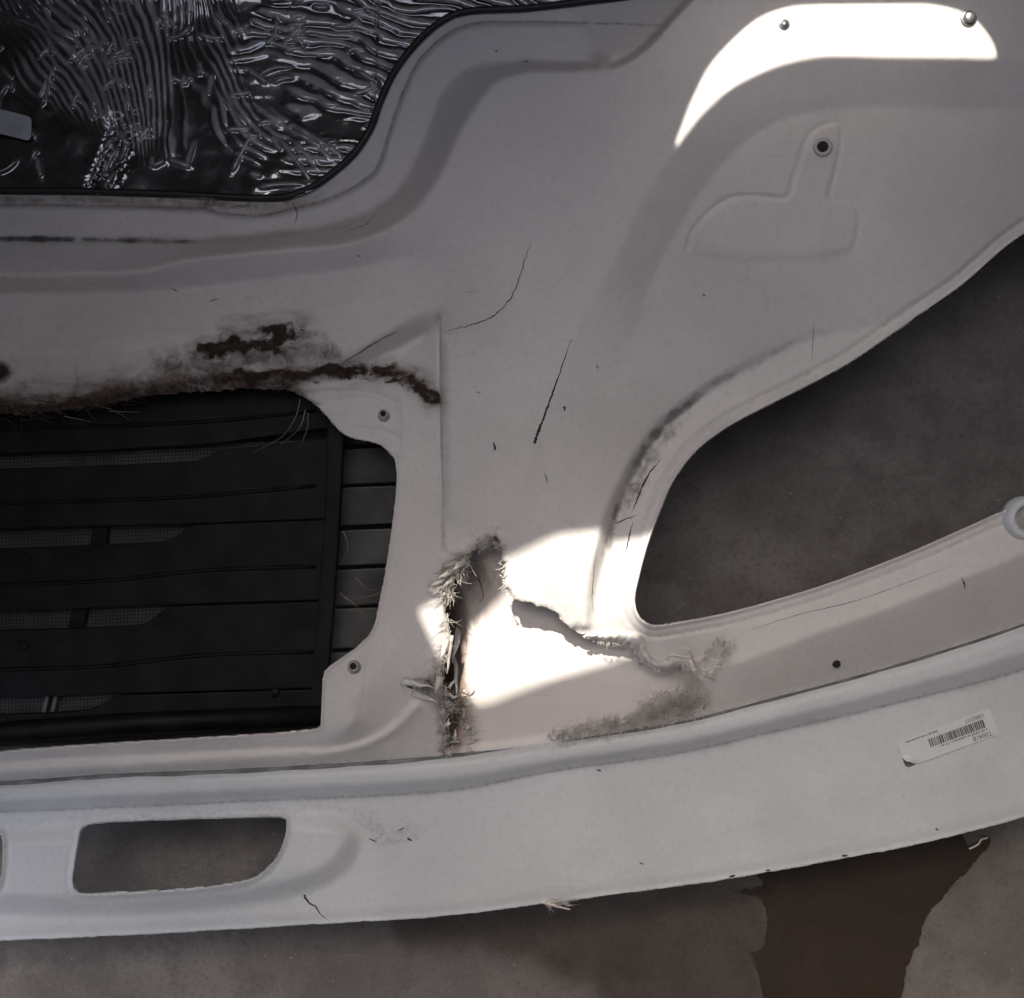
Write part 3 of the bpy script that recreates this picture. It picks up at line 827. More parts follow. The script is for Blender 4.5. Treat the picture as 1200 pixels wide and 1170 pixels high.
def crack(pts, wmax, mat, surf, parent, seed=0, wob=0.8, name='crack', prof='mid'):
    """a thin dark sliver following the surface"""
    r = np.random.default_rng(seed)
    c = spline(pts, 10)
    n = len(c)
    V = []; F = []
    for i in range(n):
        t = c[min(i+1, n-1)] - c[max(i-1, 0)]
        t = t / (np.hypot(*t) + 1e-9)
        s = i / (n-1)
        wd = wmax * {'mid': math.sin(math.pi*min(max(s, 0.02), 0.98))**0.6, 'end': 0.12 + 0.88*s, 'start': 1 - 0.88*s}[prof] * (0.65 + 0.7*r.random())
        off = r.normal(0, wob*0.35)
        for sg in (-1, 0, 1):
            u = c[i, 0] - t[1]*(wd*sg*0.5 + off); v = c[i, 1] + t[0]*(wd*sg*0.5 + off)
            V.append(tuple(surf(u, v, 0.0004 + (0.0003 if sg == 0 else 0))))
    for i in range(n-1):
        for k in (0, 1):
            F.append((3*i+k, 3*i+3+k, 3*i+4+k, 3*i+1+k))
    return mesh_from(name, V, F, mat, parent)

crack([(520,389),(535,385),(552,381),(570,375),(585,365),(598,350),(608,328),(616,302),(622,285)], 1.3, M['hair'], FP, frame, 1, wob=2.2)
crack([(669,398),(660,425),(648,460),(637,490),(630,508),(626,520)], 3.8, M['crack'], FP, frame, 2, prof='end')
crack([(356,1049),(362,1058),(370,1063),(376,1072),(386,1079)], 2.8, M['crack'], KP, skin, 3, prof='start')
crack([(720,614),(730,610),(746,604)], 1.3, M['crack'], FP, frame, 4)
crack([(954,376),(953,395),(951,425)], 0.9, M['faint'], FP, frame, 5)
crack([(700,640),(696,670),(694,700),(696,720)], 1.0, M['faint'], FP, frame, 6)
crack([(1125,660),(1060,684),(1000,705),(930,722),(870,742)], 0.9, M['faint'], FP, frame, 7, wob=0.3)
crack([(1127,677),(1130,684),(1131,691)], 1.8, M['crack'], FP, frame, 8)
crack([(380,438),(420,414),(452,395),(468,388)], 1.4, M['hair'], FP, frame, 9)
crack([(343,238),(348,250),(346,262)], 1.4, M['crack'], FP, frame, 10)
crack([(440,248),(430,262),(404,272)], 1.0, M['faint'], FP, frame, 11)
crack([(578,518),(580,524),(579,529)], 2.6, M['crack'], FP, frame, 12, name='chip')
crack([(659,477),(662,478),(661,482)], 2.2, M['crack'], FP, frame, 13, name='chip')
crack([(741,600),(748,582),(760,556),(775,538)], 1.8, M['crack'], FP, frame, 14)
crack([(733,648),(737,630),(742,612)], 1.6, M['crack'], FP, frame, 15)
crack([(470,800),(482,806),(500,809)], 2.0, M['crack'], FP, frame, 16)

for k, (u, v, du, dv, wd) in enumerate(((702,903,3,1,2.2), (858,1027,4,-1,2.4), (900,1020,3,0,1.8), (990,1003,4,0,2.6), (1098,972,2,1,1.8), (480,984,3,2,2.2), (437,985,5,2,1.6), (470,972,4,-2,1.3), (372,864,3,1,1.6), (752,1012,3,1,1.4))):
    crack([(u-du, v-dv), (u, v), (u+du, v+dv)], wd, M['crack'], KP, skin, 40+k, name='chip')
for k, (u, v, du, dv, wd) in enumerate(((825,346,2,1,1.8), (582,60,2,0,1.6), (617,72,3,0,1.9), (420,300,3,1,1.3), (700,430,1,3,1.2), (640,560,2,6,1.0), (560,460,2,1,1.3), (250,352,6,-2,1.4), (205,340,3,2,1.6), (1010,420,2,1,0.9))):
    crack([(u-du, v-dv), (u, v), (u+du, v+dv)], wd, M['hair'], FP, frame, 60+k, name='chip')

LF = []; LP = []
nl = 60
lu = np.linspace(0, 1, nl)
def along(c, q):
    c = np.array(c, float); sg = np.concatenate([[0], np.cumsum(np.linalg.norm(np.diff(c[:, :2], axis=0), axis=1))]); sg /= sg[-1]
    return np.interp(q, sg, c[:, 0]), np.interp(q, sg, c[:, 1])
ta, tb = along(LIP[4:], lu)
ba, bb = along([(684,747),(700,752),(720,756),(735,758),(744,766),(752,776),(769,786),(790,787),(812,781)], lu)
frng = np.random.default_rng(3)
for i in range(nl):
    e = min(1, i/8, (nl-1-i)/5)
    zt = fz0(ta[i], tb[i])
    for k in range(6):
        t = k/5
        u = ta[i]*(1-t) + ba[i]*t + (frng.normal(0, 1.5) if k >= 4 else 0)
        v = tb[i]*(1-t) + bb[i]*t + (frng.normal(0, 1.5) if k >= 4 else 0) - (2.0 if k == 0 else 0)
        zz = zt + 0.001 + e*(0.004*math.sin(math.pi*min(1, t*1.5)) - 0.016*t*t) + 0.0016*math.sin(i*0.55 + t*3) + 0.0012*math.sin(i*1.7 + t*5) + frng.normal(0, 0.0009)
        LP.append(P(u, v, zz))
for i in range(nl-1):
    for k in range(5): LF.append((6*i+k, 6*i+k+1, 6*i+7+k, 6*i+6+k))
flap = mesh_from('torn_flap', LP, LF, M['frame'], frame)
fm = flap.modifiers.new('thickness', 'SOLIDIFY'); fm.thickness = 0.0025; fm.offset = 0

# sealant that shows in the seam
def ribbon(name, c, wd, mat, surf, parent, h=0.002):
    V = []; F = []
    n = len(c)
    for i in range(n):
        t = c[min(i+1, n-1), :2] - c[max(i-1, 0), :2]; t /= np.hypot(*t)
        e = math.sin(math.pi * min(1, max(0.02, i/(n-1)*6))/2) * math.sin(math.pi*min(1, max(0.02, (n-1-i)/(n-1)*6))/2)
        for s, hz_ in ((-1, -0.002), (-0.5, h), (0.5, h), (1, -0.002)):
            ww = wd*0.5*s*e*(1 + 0.15*math.sin(i*0.9))
            V.append(tuple(surf(c[i, 0]-t[1]*ww, c[i, 1]+t[0]*ww, hz_)))
    for i in range(n-1):
        for k in range(3):
            F.append((4*i+k, 4*i+4+k, 4*i+5+k, 4*i+1+k))
    return mesh_from(name, V, F, mat, parent)
sx = np.linspace(-250, 603, 70)
ribbon('seam_sealant', np.column_stack([sx, np.interp(sx, SEAM[:, 0], SEAM[:, 1]) + 1.0]), 8.0, M['seal'], KP, hood)
sx = np.linspace(653, 1450, 70)
ribbon('seam_sealant', np.column_stack([sx, np.interp(sx, SEAM[:, 0], SEAM[:, 1]) + 1.0]), 5.0, M['seal'], KP, hood)

# frayed glass fibre round the break
def strands(name, spots, n, length, rad, surf, mat, parent, lift=(0.0, 0.006), spread=math.pi, dirf=None, jit=4):
    c = np.array(spots, float)
    seg = np.linalg.norm(np.diff(c[:, :2], axis=0), axis=1); s = np.concatenate([[0], np.cumsum(seg)])
    paths = []; radii = []
    for k in range(n):
        q = random.random()*s[-1]
        u = np.interp(q, s, c[:, 0]) + random.gauss(0, jit); v = np.interp(q, s, c[:, 1]) + random.gauss(0, jit)
        a = (dirf if dirf is not None else random.random()*6.28) + random.gauss(0, spread)
        L = length * (0.4 + random.random()**2 * 1.6); bend = random.gauss(0, 0.28)
        z0 = surf(u, v).z + random.uniform(0, lift[0]) ; up = random.uniform(0, lift[1])
        pts = []
        for i in range(5):
            t = i/4
            pts.append(P(u + math.cos(a)*L*t, v + math.sin(a)*L*t, z0 + 0.0006 + up*t - 0.0*t))
            a += bend*0.25
        paths.append(pts); radii.append(rad*random.uniform(0.6, 1.3))
    v, f = tube_mesh(paths, radii, 3, True)
    o = mesh_from(name, v, f, mat, parent)
    o['kind'] = 'stuff'
    return o
strands('torn_fibre', [(548,652),(535,662),(524,677),(523,700)], 520, 12, 0.00036, FP, M['fibre'], frame, (0.006, 0.030), 1.1, 2.6, 4.5)
strands('torn_fibre', [(559,644),(570,632),(588,642)], 120, 7, 0.00033, FP, M['fibre'], frame, (0.002, 0.004), 1.5, None, 3)
strands('torn_fibre', [(590,655),(592,690),(603,704)], 26, 6, 0.0005, FP, M['fibre'], frame, (0.0, 0.002), 0.6, 2.9, 1.5)
strands('torn_fibre', [(522,720),(523,745),(519,775),(512,790)], 220, 9, 0.00034, FP, M['fibre'], frame, (0.002, 0.006), 0.9, 2.0, 2.5)
strands('torn_fibre', [(480,800),(500,806),(514,812),(520,830)], 320, 11, 0.00034, FP, M['fibre_grey'], frame, (0.003, 0.008), 0.8, 0.5, 5)
strands('torn_fibre', [(517,840),(520,870),(530,878)], 130, 9, 0.00034, FP, M['fibre_grey'], frame, (0.002, 0.006), 1.4, None, 4)
strands('torn_fibre', [(812,778),(808,795),(818,815),(826,826)], 380, 10, 0.00036, FP, M['fibre'], frame, (0.002, 0.008), 1.2, None, 5)
strands('torn_fibre', [(822,770),(840,762),(852,756),(850,775)], 200, 9, 0.00036, FP, M['fibre'], frame, (0.001, 0.007), 1.2, None, 5)
strands('torn_fibre', [(652,865),(700,856),(750,845),(790,836),(822,818)], 800, 8, 0.00034, KP, M['fibre_grey'], skin, (0.003, 0.010), 1.0, -0.9, 6)
strands('torn_fibre', [(756,838),(775,825),(800,828),(816,822)], 520, 9, 0.00034, KP, M['fibre_grey'], skin, (0.004, 0.014), 1.2, -0.8, 8)
strands('torn_fibre', [(690,860),(760,846),(815,828)], 240, 9, 0.00034, KP, M['fibre'], skin, (0.006, 0.012), 1.0, -0.7, 6)
strands('torn_fibre', [(540,815),(544,845),(552,872)], 160, 10, 0.00034, KP, M['fibre_grey'], skin, (0.004, 0.01), 0.9, -0.4, 5)
strands('torn_fibre', [(636,1058),(655,1058),(664,1060)], 90, 8, 0.00034, KP, M['fibre'], skin, (0.0, 0.004), 0.7, -0.2, 2)

strands('torn_fibre', [(700,752),(735,758),(744,766),(752,776),(769,786),(790,787),(812,781)], 150, 6, 0.00034, FP, M['fibre'], frame, (0.0, 0.002), 0.9, 1.6, 1.5)

# ragged shards that stand along the crack
def shard(u0, v0, u1, v1, wd, surf, mat, parent, up=0.012, name='torn_shard'):
    d = np.array((u1-u0, v1-v0), float); L = np.hypot(*d); d /= L; nrm = np.array((-d[1], d[0]))
    V = []; F = []; n = 6
    z0 = surf(u0, v0).z
    for i in range(n):
        t = i/(n-1)
        ww = wd*0.5*(1 - t**1.5*0.9)*(0.8+0.4*random.random())
        c = np.array((u0, v0)) + d*L*t + nrm*random.gauss(0, wd*0.08)
        z = z0 + up*math.sin(t*2.2) - 0.003*t
        for s in (-1, 1):
            V.append(P(*(c + nrm*ww*s), z + 0.001*s))
    for i in range(n-1): F.append((2*i, 2*i+1, 2*i+3, 2*i+2))
    o = mesh_from(name, V, F, mat, parent)
    m = o.modifiers.new('t', 'SOLIDIFY'); m.thickness = 0.0012
    return o
shard(550,655,528,668,9, FP, M['fibre'], frame, 0.026)
shard(544,658,519,664,6, FP, M['fibre'], frame, 0.024)
shard(530,676,502,688,6, FP, M['fibre'], frame, 0.022)
shard(537,664,512,680,8, FP, M['fibre'], frame, 0.026)
shard(536,672,518,690,7, FP, M['fibre'], frame, 0.018)
shard(524,742,517,776,8, FP, M['fibre'], frame, 0.006)
shard(529,745,524,790,5, FP, M['fibre'], frame, -0.004)
shard(538,735,531,778,7, KP, M['frame'], skin, 0.022)
shard(534,770,536,818,6, KP, M['frame'], skin, 0.018)
shard(516,793,511,812,9, FP, M['fibre'], frame, 0.004)
shard(470,797,508,806,8, FP, M['frame'], frame, 0.007)
shard(482,812,512,822,8, FP, M['frame'], frame, 0.006)
shard(811,776,836,764,9, FP, M['fibre'], frame, 0.008)
for q in range(34):
    u_ = random.uniform(808, 856); v_ = 800 - (u_-808)*0.85 + random.gauss(0, 9)
    a_ = random.gauss(-0.5, 0.8); l_ = random.uniform(8, 20)
    shard(u_, v_, u_+l_*math.cos(a_), v_+l_*math.sin(a_), random.uniform(2, 7), FP, M['frame'] if q % 2 else M['fibre'], frame, random.uniform(0.001, 0.006))
for q in range(22):
    u_ = random.uniform(655, 822); v_ = np.interp(u_, [650,700,760,800,828], [866,857,844,828,816]) + random.gauss(-1, 5)
    a_ = random.gauss(-0.9, 0.7); l_ = random.uniform(7, 20)
    shard(u_, v_, u_+l_*math.cos(a_), v_+l_*math.sin(a_), random.uniform(2, 6), KP, M['fibre_grey'] if q % 3 else M['fibre'], skin, random.uniform(0.001, 0.007))
for q in range(26):
    u_ = random.uniform(514, 552); v_ = random.uniform(806, 878)
    a_ = random.gauss(-0.4, 0.9); l_ = random.uniform(6, 14)
    shard(u_, v_, u_+l_*math.cos(a_), v_+l_*math.sin(a_), random.uniform(1.5, 4.5), KP if u_ > 528 else FP, M['fibre_grey'] if q % 2 else M['fibre'], skin if u_ > 528 else frame, random.uniform(0.002, 0.008))
shard(815,790,806,770,7, FP, M['fibre'], frame, 0.008)
shard(836,775,852,752,8, FP, M['fibre'], frame, 0.006)
shard(782,766,812,772,5, FP, M['frame'], frame, 0.004)
shard(634,1056,668,1066,5, KP, M['fibre'], skin, 0.002)
shard(645,866,660,856,9, KP, M['fibre_grey'], skin, 0.006)

# ------------------------------------------------------------------ insulation blanket
B = Grid(np.concatenate([np.arange(-260, -10, 8), np.arange(-10, 720, 1.3), np.arange(720, 900, 8)]), np.concatenate([np.arange(-200, -10, 8), np.arange(-10, 240, 1.3)]))
X, Y = B.X, B.Y
wx = (fbm(X/62, Y/110, 31, 2) - 0.5); wy = (fbm(X/80, Y/60, 37, 2) - 0.5)
lean = np.interp(X, [-260, 60, 140, 200, 250, 330], [0.75, 0.70, 0.35, 0.02, 0.28, 0.62])
curve = 0.0028*(Y-60)**2*np.interp(X, [140, 220, 300], [0.2, 0.3, 1.0])
p1 = (X - lean*(Y-60) - np.where(Y > 60, curve*0.5, 0) + wx*38) / 10.5
p2 = (Y - 0.22*(X-330) - 0.0011*np.maximum(0, X-300)**1.6 + wy*40 + 4*np.sin(X/21 + 4*wx)*sstep(80, 150, Y)) / 15.0
t = sstep(-22, 22, X - (270 + 0.26*Y) + 60*(fbm(X/70, Y/70, 41, 2)-0.5))
jx = (fbm(X/15, Y/24, 44, 3) - 0.5); jy = (fbm(X/26, Y/14, 45, 3) - 0.5)
p1 = p1 + 0.55*jx; p2 = p2 + 0.5*jy
def rid(p, k=0.9): return (0.5+0.5*np.cos(2*np.pi*p))**k
a1 = (0.42 + 0.58*sstep(0.30, 0.50, fbm(X/30, Y/95, 43, 3))) * sstep(196, 160, Y + 10*np.sin(X/17)) * np.where(X < 150, sstep(150, 95, Y - 0.4*(X-60)), 1) * sstep(15, 90, X + 40)
a2 = sstep(0.29, 0.50, fbm(X/95, Y/30, 47, 3)) * sstep(250, 205, Y + 0.15*(X-330))
flat_ = np.exp(-(((X-318)/30)**2 + ((Y-95)/42)**2))
r1 = rid(p1)*a1; r2 = rid(p2)*a2
r = (r1*(1-t) + r2*t) * (1 - 0.85*flat_)
zb = r * 3.2
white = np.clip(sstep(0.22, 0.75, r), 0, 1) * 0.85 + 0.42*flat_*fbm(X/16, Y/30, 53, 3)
creases = [((0,20),(30,26),(62,44),(85,62)), ((85,62),(95,75),(108,80)), ((62,50),(42,70)), ((105,52),(76,74)), ((64,66),(55,105),(47,128)), ((152,56),(128,66)), ((136,44),(122,66)), ((138,88),(118,106)), ((28,0),(55,28),(95,52)), ((45,0),(78,22),(92,46)), ((95,10),(100,45),(112,70)), ((115,40),(130,84)), ((98,72),(118,102),(132,140)), ((92,84),(110,118),(128,150)), ((330,152),(344,148),(390,175),(405,190)), ((324,158),(366,214)), ((340,160),(378,206)), ((262,152),(295,150)), ((300,145),(316,142),(330,152)), ((300,150),(285,175),(270,205)), ((300,220),(330,216),(360,216)), ((292,203),(308,206)), ((195,186),(225,196)), ((0,78),(14,94)), ((250,105),(292,150)), ((258,102),(298,148)), ((330,150),(365,165),(395,196)), ((300,90),(320,80),(345,78)), ((150,140),(165,155),(182,160)), ((140,170),(128,188),(118,214)), ((150,165),(140,190)), ((135,200),(120,222))]
cr = random.Random(17)
for k in range(70):
    u0 = cr.uniform(0, 440); v0 = cr.uniform(0, 200)
    ang = cr.gauss(1.35 if u0 < 260 else 0.3, 0.75); L0 = cr.uniform(12, 42); bd = cr.gauss(0, 0.4)
    creases.append(((u0, v0), (u0 + math.cos(ang)*L0*0.5, v0 + math.sin(ang)*L0*0.5), (u0 + math.cos(ang)*L0*0.5 + math.cos(ang+bd)*L0*0.5, v0 + math.sin(ang)*L0*0.5 + math.sin(ang+bd)*L0*0.5)))
for k, c in enumerate(creases):
    d, tt = B.dist(spline(c, 6), 16, False, True)
    env = np.clip(np.sin(np.pi*np.clip(tt, 0.03, 0.97))*1.6, 0, 1)
    q = np.exp(-(d/2.9)**2) * env
    zb = np.maximum(zb*(1-0.5*q), q*4.6); white = np.maximum(white, q*0.7)
fold = B.dist(spline([(138,140),(128,170),(114,205),(104,222)], 4), 30)
zb -= 5*np.exp(-(fold/6)**2)
crumple = np.exp(-(B.dist(spline([(150,148),(140,180),(118,220)], 4), 60)/16)**2)
zb += crumple*(np.abs(fbm(X/5, Y/6, 61, 3)-0.5)*12) + (fbm(X/14, Y/14, 63, 2)-0.5)*1.0 + (fbm(X/40, Y/40, 67, 2)-0.5)*6
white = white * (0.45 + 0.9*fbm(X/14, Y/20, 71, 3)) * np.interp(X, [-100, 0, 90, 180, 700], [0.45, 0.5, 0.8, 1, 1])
seam_ = np.exp(-((np.abs(X - 443 + 0.05*Y))/1.4)**2) * (Y < 130)
zb -= seam_*1.5
ZB = 13 + zb + 0.13*(Y - 150)*sstep(-60, 60, Y)
bp = P(X, Y, ZB/1000)
dB = B.sdf(np.vstack([offset(TRIM, 2)[:, :2], [(1000, -900), (-900, -900), (-900, 224)]]), 30)
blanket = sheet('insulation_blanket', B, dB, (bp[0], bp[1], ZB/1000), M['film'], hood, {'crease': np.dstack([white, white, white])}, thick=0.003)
tc = offset(TRIM, -1.5)
tc = tc[(tc[:, 1] > -150)]
tube('edge_trim', [P(u, v, 0.0235) for u, v in tc], 0.0042, M['rubber'], blanket, 8)
tp = Grid(np.arange(-40, 45, 3.0), np.arange(115, 175, 3.0))
td = tp.sdf([(-40, 119), (0, 128), (34, 136.5), (37, 140), (36, 162), (33, 165), (0, 157), (-40, 148)], 20)
tz = B.sample(ZB, tp.X, tp.Y)*0.3 + 0.7*22 + 1.5
tpp = P(tp.X, tp.Y, tz/1000)
sheet('tape_patch', tp, td, (tpp[0], tpp[1], tz/1000), M['tape'], blanket, thick=0.0006)

# ------------------------------------------------------------------ grille
grille = bpy.data.objects.new('grille', None); col.objects.link(grille); grille.parent = hood

def prism(name, poly, z0, z1, mat, parent, bev=0.0015, tilt=None):
    """outline at pixel positions, from z0 up to z1 (m), with a small bevel"""
    bm = bmesh.new()
    zt = (lambda u, v: z1) if tilt is None else (lambda u, v: z1 + tilt(u, v))
    zb_ = (lambda u, v: z0) if tilt is None else (lambda u, v: z0 + tilt(u, v))
    top = [bm.verts.new(P(u, v, zt(u, v))) for u, v in poly]
    bot = [bm.verts.new(Vector(P(u, v, zt(u, v))) - Vector((0, 0, z1 - z0))) for u, v in poly]
    n = len(poly)
    bm.faces.new(top); bm.faces.new(bot[::-1])
    for i in range(n): bm.faces.new((top[i], bot[i], bot[(i+1) % n], top[(i+1) % n]))
    bmesh.ops.recalc_face_normals(bm, faces=bm.faces)
    if bev:
        bmesh.ops.bevel(bm, geom=bm.edges[:], offset=bev, segments=2, affect='EDGES', profile=0.6)
    return bm_obj(name, bm, mat, parent, False)

# black slats with their stepped right ends (upper edge, lower edge)
slat_lines = [
    ([(-200,470),(380,452),(396,458)], [(-200,536),(0,532),(130,528),(165,525),(240,522),(396,500)]),
    ([(-200,556),(0,549),(140,545),(228,541),(246,534),(256,528),(396,512)], [(-200,626),(0,620),(104,617),(225,614),(393,608)]),
    ([(-200,650),(0,643),(104,639),(190,635),(206,629),(218,620),(230,615),(392,609)], [(-200,724),(0,716),(100,713),(190,709),(390,703)]),
    ([(-200,746),(0,739),(82,737),(158,734),(174,729),(186,719),(198,711),(388,705)], [(-200,825),(0,818),(80,816),(140,813),(385,806)]),
    ([(-200,846),(0,838),(50,837),(100,833),(116,828),(128,819),(142,815),(383,808)], [(-200,884),(0,874),(200,862),(380,850)])]
for up_, lo_ in slat_lines:
    poly = up_ + lo_[::-1]
    s_ = prism('slat', poly, -0.016, -0.004, M['black'], grille, 0.0015)
    # raised spine along each slat
    m0 = [((a[0]+0), np.interp(a[0], [p[0] for p in up_], [p[1] for p in up_])*0.42 + np.interp(a[0], [p[0] for p in lo_], [p[1] for p in lo_])*0.58) for a in ((-190,0),(0,0),(120,0),(240,0),(370,0))]
    tube('slat_rib', [P(u, v, -0.0035) for u, v in spline(m0, 4)], 0.0022, M['black'], s_, 6)
prism('side_post', [(401,470),(404,486),(400,560),(396,640),(390,720),(384,790),(378,856),(360,856),(366,790),(372,720),(378,640),(382,560),(384,470)], -0.017, -0.001, M['black'], grille, 0.002)
prism('strut', [(112,590),(128,590),(124,645),(104,645)], -0.028, -0.017, M['black'], grille, 0.0015)
prism('strut', [(92,680),(110,680),(96,742),(78,742)], -0.028, -0.017, M['black'], grille, 0.0015)
prism('strut', [(62,778),(66,778),(52,842),(47,842)], -0.028, -0.017, M['louvre'], grille, 0.0008)
prism('strut', [(72,778),(76,778),(62,842),(57,842)], -0.028, -0.017, M['louvre'], grille, 0.0008)
tube('lower_tube', [P(u, v, -0.003) for u, v in ((-200,868),(0,858),(140,848),(380,838))], 0.012, M['black'], grille, 12)
for u, v in ((28,757),(322,812),(30,655),(4,845)):
    bm = bmesh.new()
    bmesh.ops.create_uvsphere(bm, u_segments=12, v_segments=8, radius=0.006)
    for q in bm.verts: q.co = Vector((q.co.x, q.co.y, q.co.z*0.4)) + Vector(P(u, v, -0.004))
    bm_obj('slat_stud', bm, M['black'], grille)
for a, b in ((528, 560), (610, 652), (704, 748), (804, 846)):  # pale bars added behind the slat gaps so these read lighter
    prism('gap_bar', [(-200,a+16),(0,a+2),(200,a-6),(378,a-13),(378,a-9),(240,b-22),(200,b-12),(0,b),(-200,b+14)], -0.034, -0.028, M['gap_fill'], grille, 0.0015)
# woven screen behind the slats
V = []; F = []
def wire(a, b, r):
    a = Vector(a); b = Vector(b); d = (b-a).normalized(); s = d.cross(Vector((0, 0, 1))).normalized()*r; k = Vector((0, 0, r))
    i = len(V)
    V.extend([a-s, a+k, a+s, b-s, b+k, b+s])
    F.extend([(i, i+1, i+4, i+3), (i+1, i+2, i+5, i+4)])
for u in np.arange(-60, 384, 4.2): wire(P(u+8, 470, -0.018), P(u-12, 868, -0.018), 0.00045)
for v in np.arange(500, 868, 4.2): wire(P(-60, v+12, -0.0183), P(384, v-8, -0.0183), 0.00045)
mw = mesh_from('mesh_screen', [tuple(v) for v in V], F, M['wire'], grille, False)
mw['kind'] = 'stuff'
# grey louvres of the outer face; their ends show past the post
lv = [(476,518),(524,565),(569,613),(619,660),(665,707),(711,757),(762,806),(811,858)]
for a, b in lv:
    prism('louvre', [(-200,a+26),(200,a+11),(474,a),(474,b),(200,b+11),(-200,b+26)], -0.050, -0.044, M['louvre'], grille, 0.0015, tilt=lambda u, v, a=a, b=b: -0.012*((v-a)/(b-a)))
# ------------------------------------------------------------------ fasteners
def lathe(name, u, v, z, prof, mat, parent, seg=20, tiltv=(0, 0)):
    """turned part: profile of (radius mm, height mm)"""
    bm = bmesh.new(); rings = []
    c = Vector(P(u, v, z))
    for r, h in prof:
        rings.append([bm.verts.new(c + Vector((r*math.cos(a)*0.001 + tiltv[0]*h*0.001, r*math.sin(a)*0.001 + tiltv[1]*h*0.001, h*0.001))) for a in (2*math.pi*k/seg for k in range(seg))])
    for a, b in zip(rings[:-1], rings[1:]):
        for k in range(seg): bm.faces.new((a[k], a[(k+1) % seg], b[(k+1) % seg], b[k]))
    bm.faces.new(rings[0][::-1]); bm.faces.new(rings[-1])
    return bm_obj(name, bm, mat, parent)
def fz(u, v): return float(G.sample(FZ, u, v))/1000
for u, v, k in ((450,484,0.85),(415,778,1.0)):
    b_ = lathe('bushing', u, v+4, fz(u, v+4), [(8*k, -2), (8*k, 1), (6.6*k, 2.5), (6.2*k, 9), (5.6*k, 10), (4.2*k, 10), (3.9*k, 9)], M['bush'], hood, tiltv=(0.0, 0.25))
    lathe('bore', u, v+4, fz(u, v+4), [(3.9*k, 8.8), (3.9*k, 9.1)], M['hole'], b_, tiltv=(0, 0.25))
w_ = lathe('screw_socket', 964, 172, fz(964, 172), [(11, -1), (11, 0.6), (9.4, 1.6), (7.5, 1.0), (6.4, 0.4)], M['bush'], hood)
lathe('bore', 964, 172, fz(964, 172), [(6.4, 0.3), (6.2, 0.7)], M['hole'], w_)
s1 = lathe('screw', 1135, 22, fz(1135, 22), [(9, -1), (9, 0.8), (8, 1.6), (5.6, 1.8), (5.4, 4.8), (4.2, 5.8)], M['metal'], hood)
lathe('screw', 919, 29, fz(919, 29), [(6, -1), (6, 0.5), (5.2, 1.2), (3.4, 1.2), (3.0, 2.6)], M['metal'], hood)
lathe('drain_hole', 980, 778, fz(980, 778), [(4.8, -0.2), (4.4, 3.0)], M['hole'], hood)
bs = lathe('mounting_boss', 1201, 608, fz(1190, 620)-0.002, [(27, -10), (25, 2), (23, 8), (20, 11), (17, 11.5), (14, 9), (13, 3)], M['skin'], hood, 28)
lathe('bore', 1201, 608, fz(1190, 620)-0.002, [(13, 2.6), (12.8, 3.2)], M['bush'], bs)

# ------------------------------------------------------------------ barcode label
e = np.array((107.0, -39.0)); e /= np.hypot(*e)
dn = np.array((-e[1], e[0]))                       # towards the lower edge in the photo
O = np.array((1050.5, 870.0))
def LQ(a, b, dz): 
    q = O + e*a + dn*b
    return KP(q[0], q[1], dz)
Lw, Lh = 116.0, 33.0
lg = Grid(np.arange(-2, Lw+2.1, 1.0), np.arange(-2, Lh+2.1, 1.0))
def rrect(w0, h0, r):
    out = []
    for cx, cy, a0 in ((w0-r, r, -90), (w0-r, h0-r, 0), (r, h0-r, 90), (r, r, 180)):
        for k in range(7):
            a = math.radians(a0 + 15*k); out.append((cx + r*math.cos(a), cy + r*math.sin(a)))
    return out
ld = lg.sdf(rrect(Lw, Lh, 5), 10)
curl = np.clip(1 - np.hypot(lg.X - 2, lg.Y - Lh + 1)/15, 0, 1)**1.5
qx = O[0] + e[0]*lg.X + dn[0]*lg.Y; qy = O[1] + e[1]*lg.X + dn[1]*lg.Y
lift = 0.0010 + curl*0.007
qx = qx + curl*3; qy = qy - curl*7
lz_ = K.sample(KZ, qx, qy)/1000 + lift
lp = P(qx, qy, lz_)
lab = sheet('barcode_label', lg, ld, (lp[0], lp[1], lz_), M['label'], hood, thick=0.0004)
lab['label'] = 'pale sticker printed with a barcode and T00418'
bl = sheet('curl_shadow', lg, np.minimum(lg.sdf(rrect(Lw-0.5, Lh-0.5, 5), 10), 16 - np.hypot(lg.X-2, lg.Y-Lh+1)), tuple(np.array(P(O[0]+e[0]*lg.X+dn[0]*lg.Y, O[1]+e[1]*lg.X+dn[1]*lg.Y, K.sample(KZ, O[0]+e[0]*lg.X+dn[0]*lg.Y, O[1]+e[1]*lg.X+dn[1]*lg.Y)/1000 + 0.0004))), M['ink'], lab)  # dark sheet painted as the shade under the lifted label corner
V = []; F = []
a = 36.0; br = random.Random(5)
while a < 103:
    wd = br.choice((0.8, 0.8, 1.6, 2.3)); 
    i = len(V)
    for aa, bb in ((a, 9.5), (a+wd, 9.5), (a+wd, 19.5), (a, 19.5)): V.append(tuple(LQ(aa, bb, 0.0014)))
    F.append((i, i+3, i+2, i+1)); a += wd + br.choice((0.6, 0.8, 1.2))
mesh_from('barcode', V, F, M['ink'], lab, False)
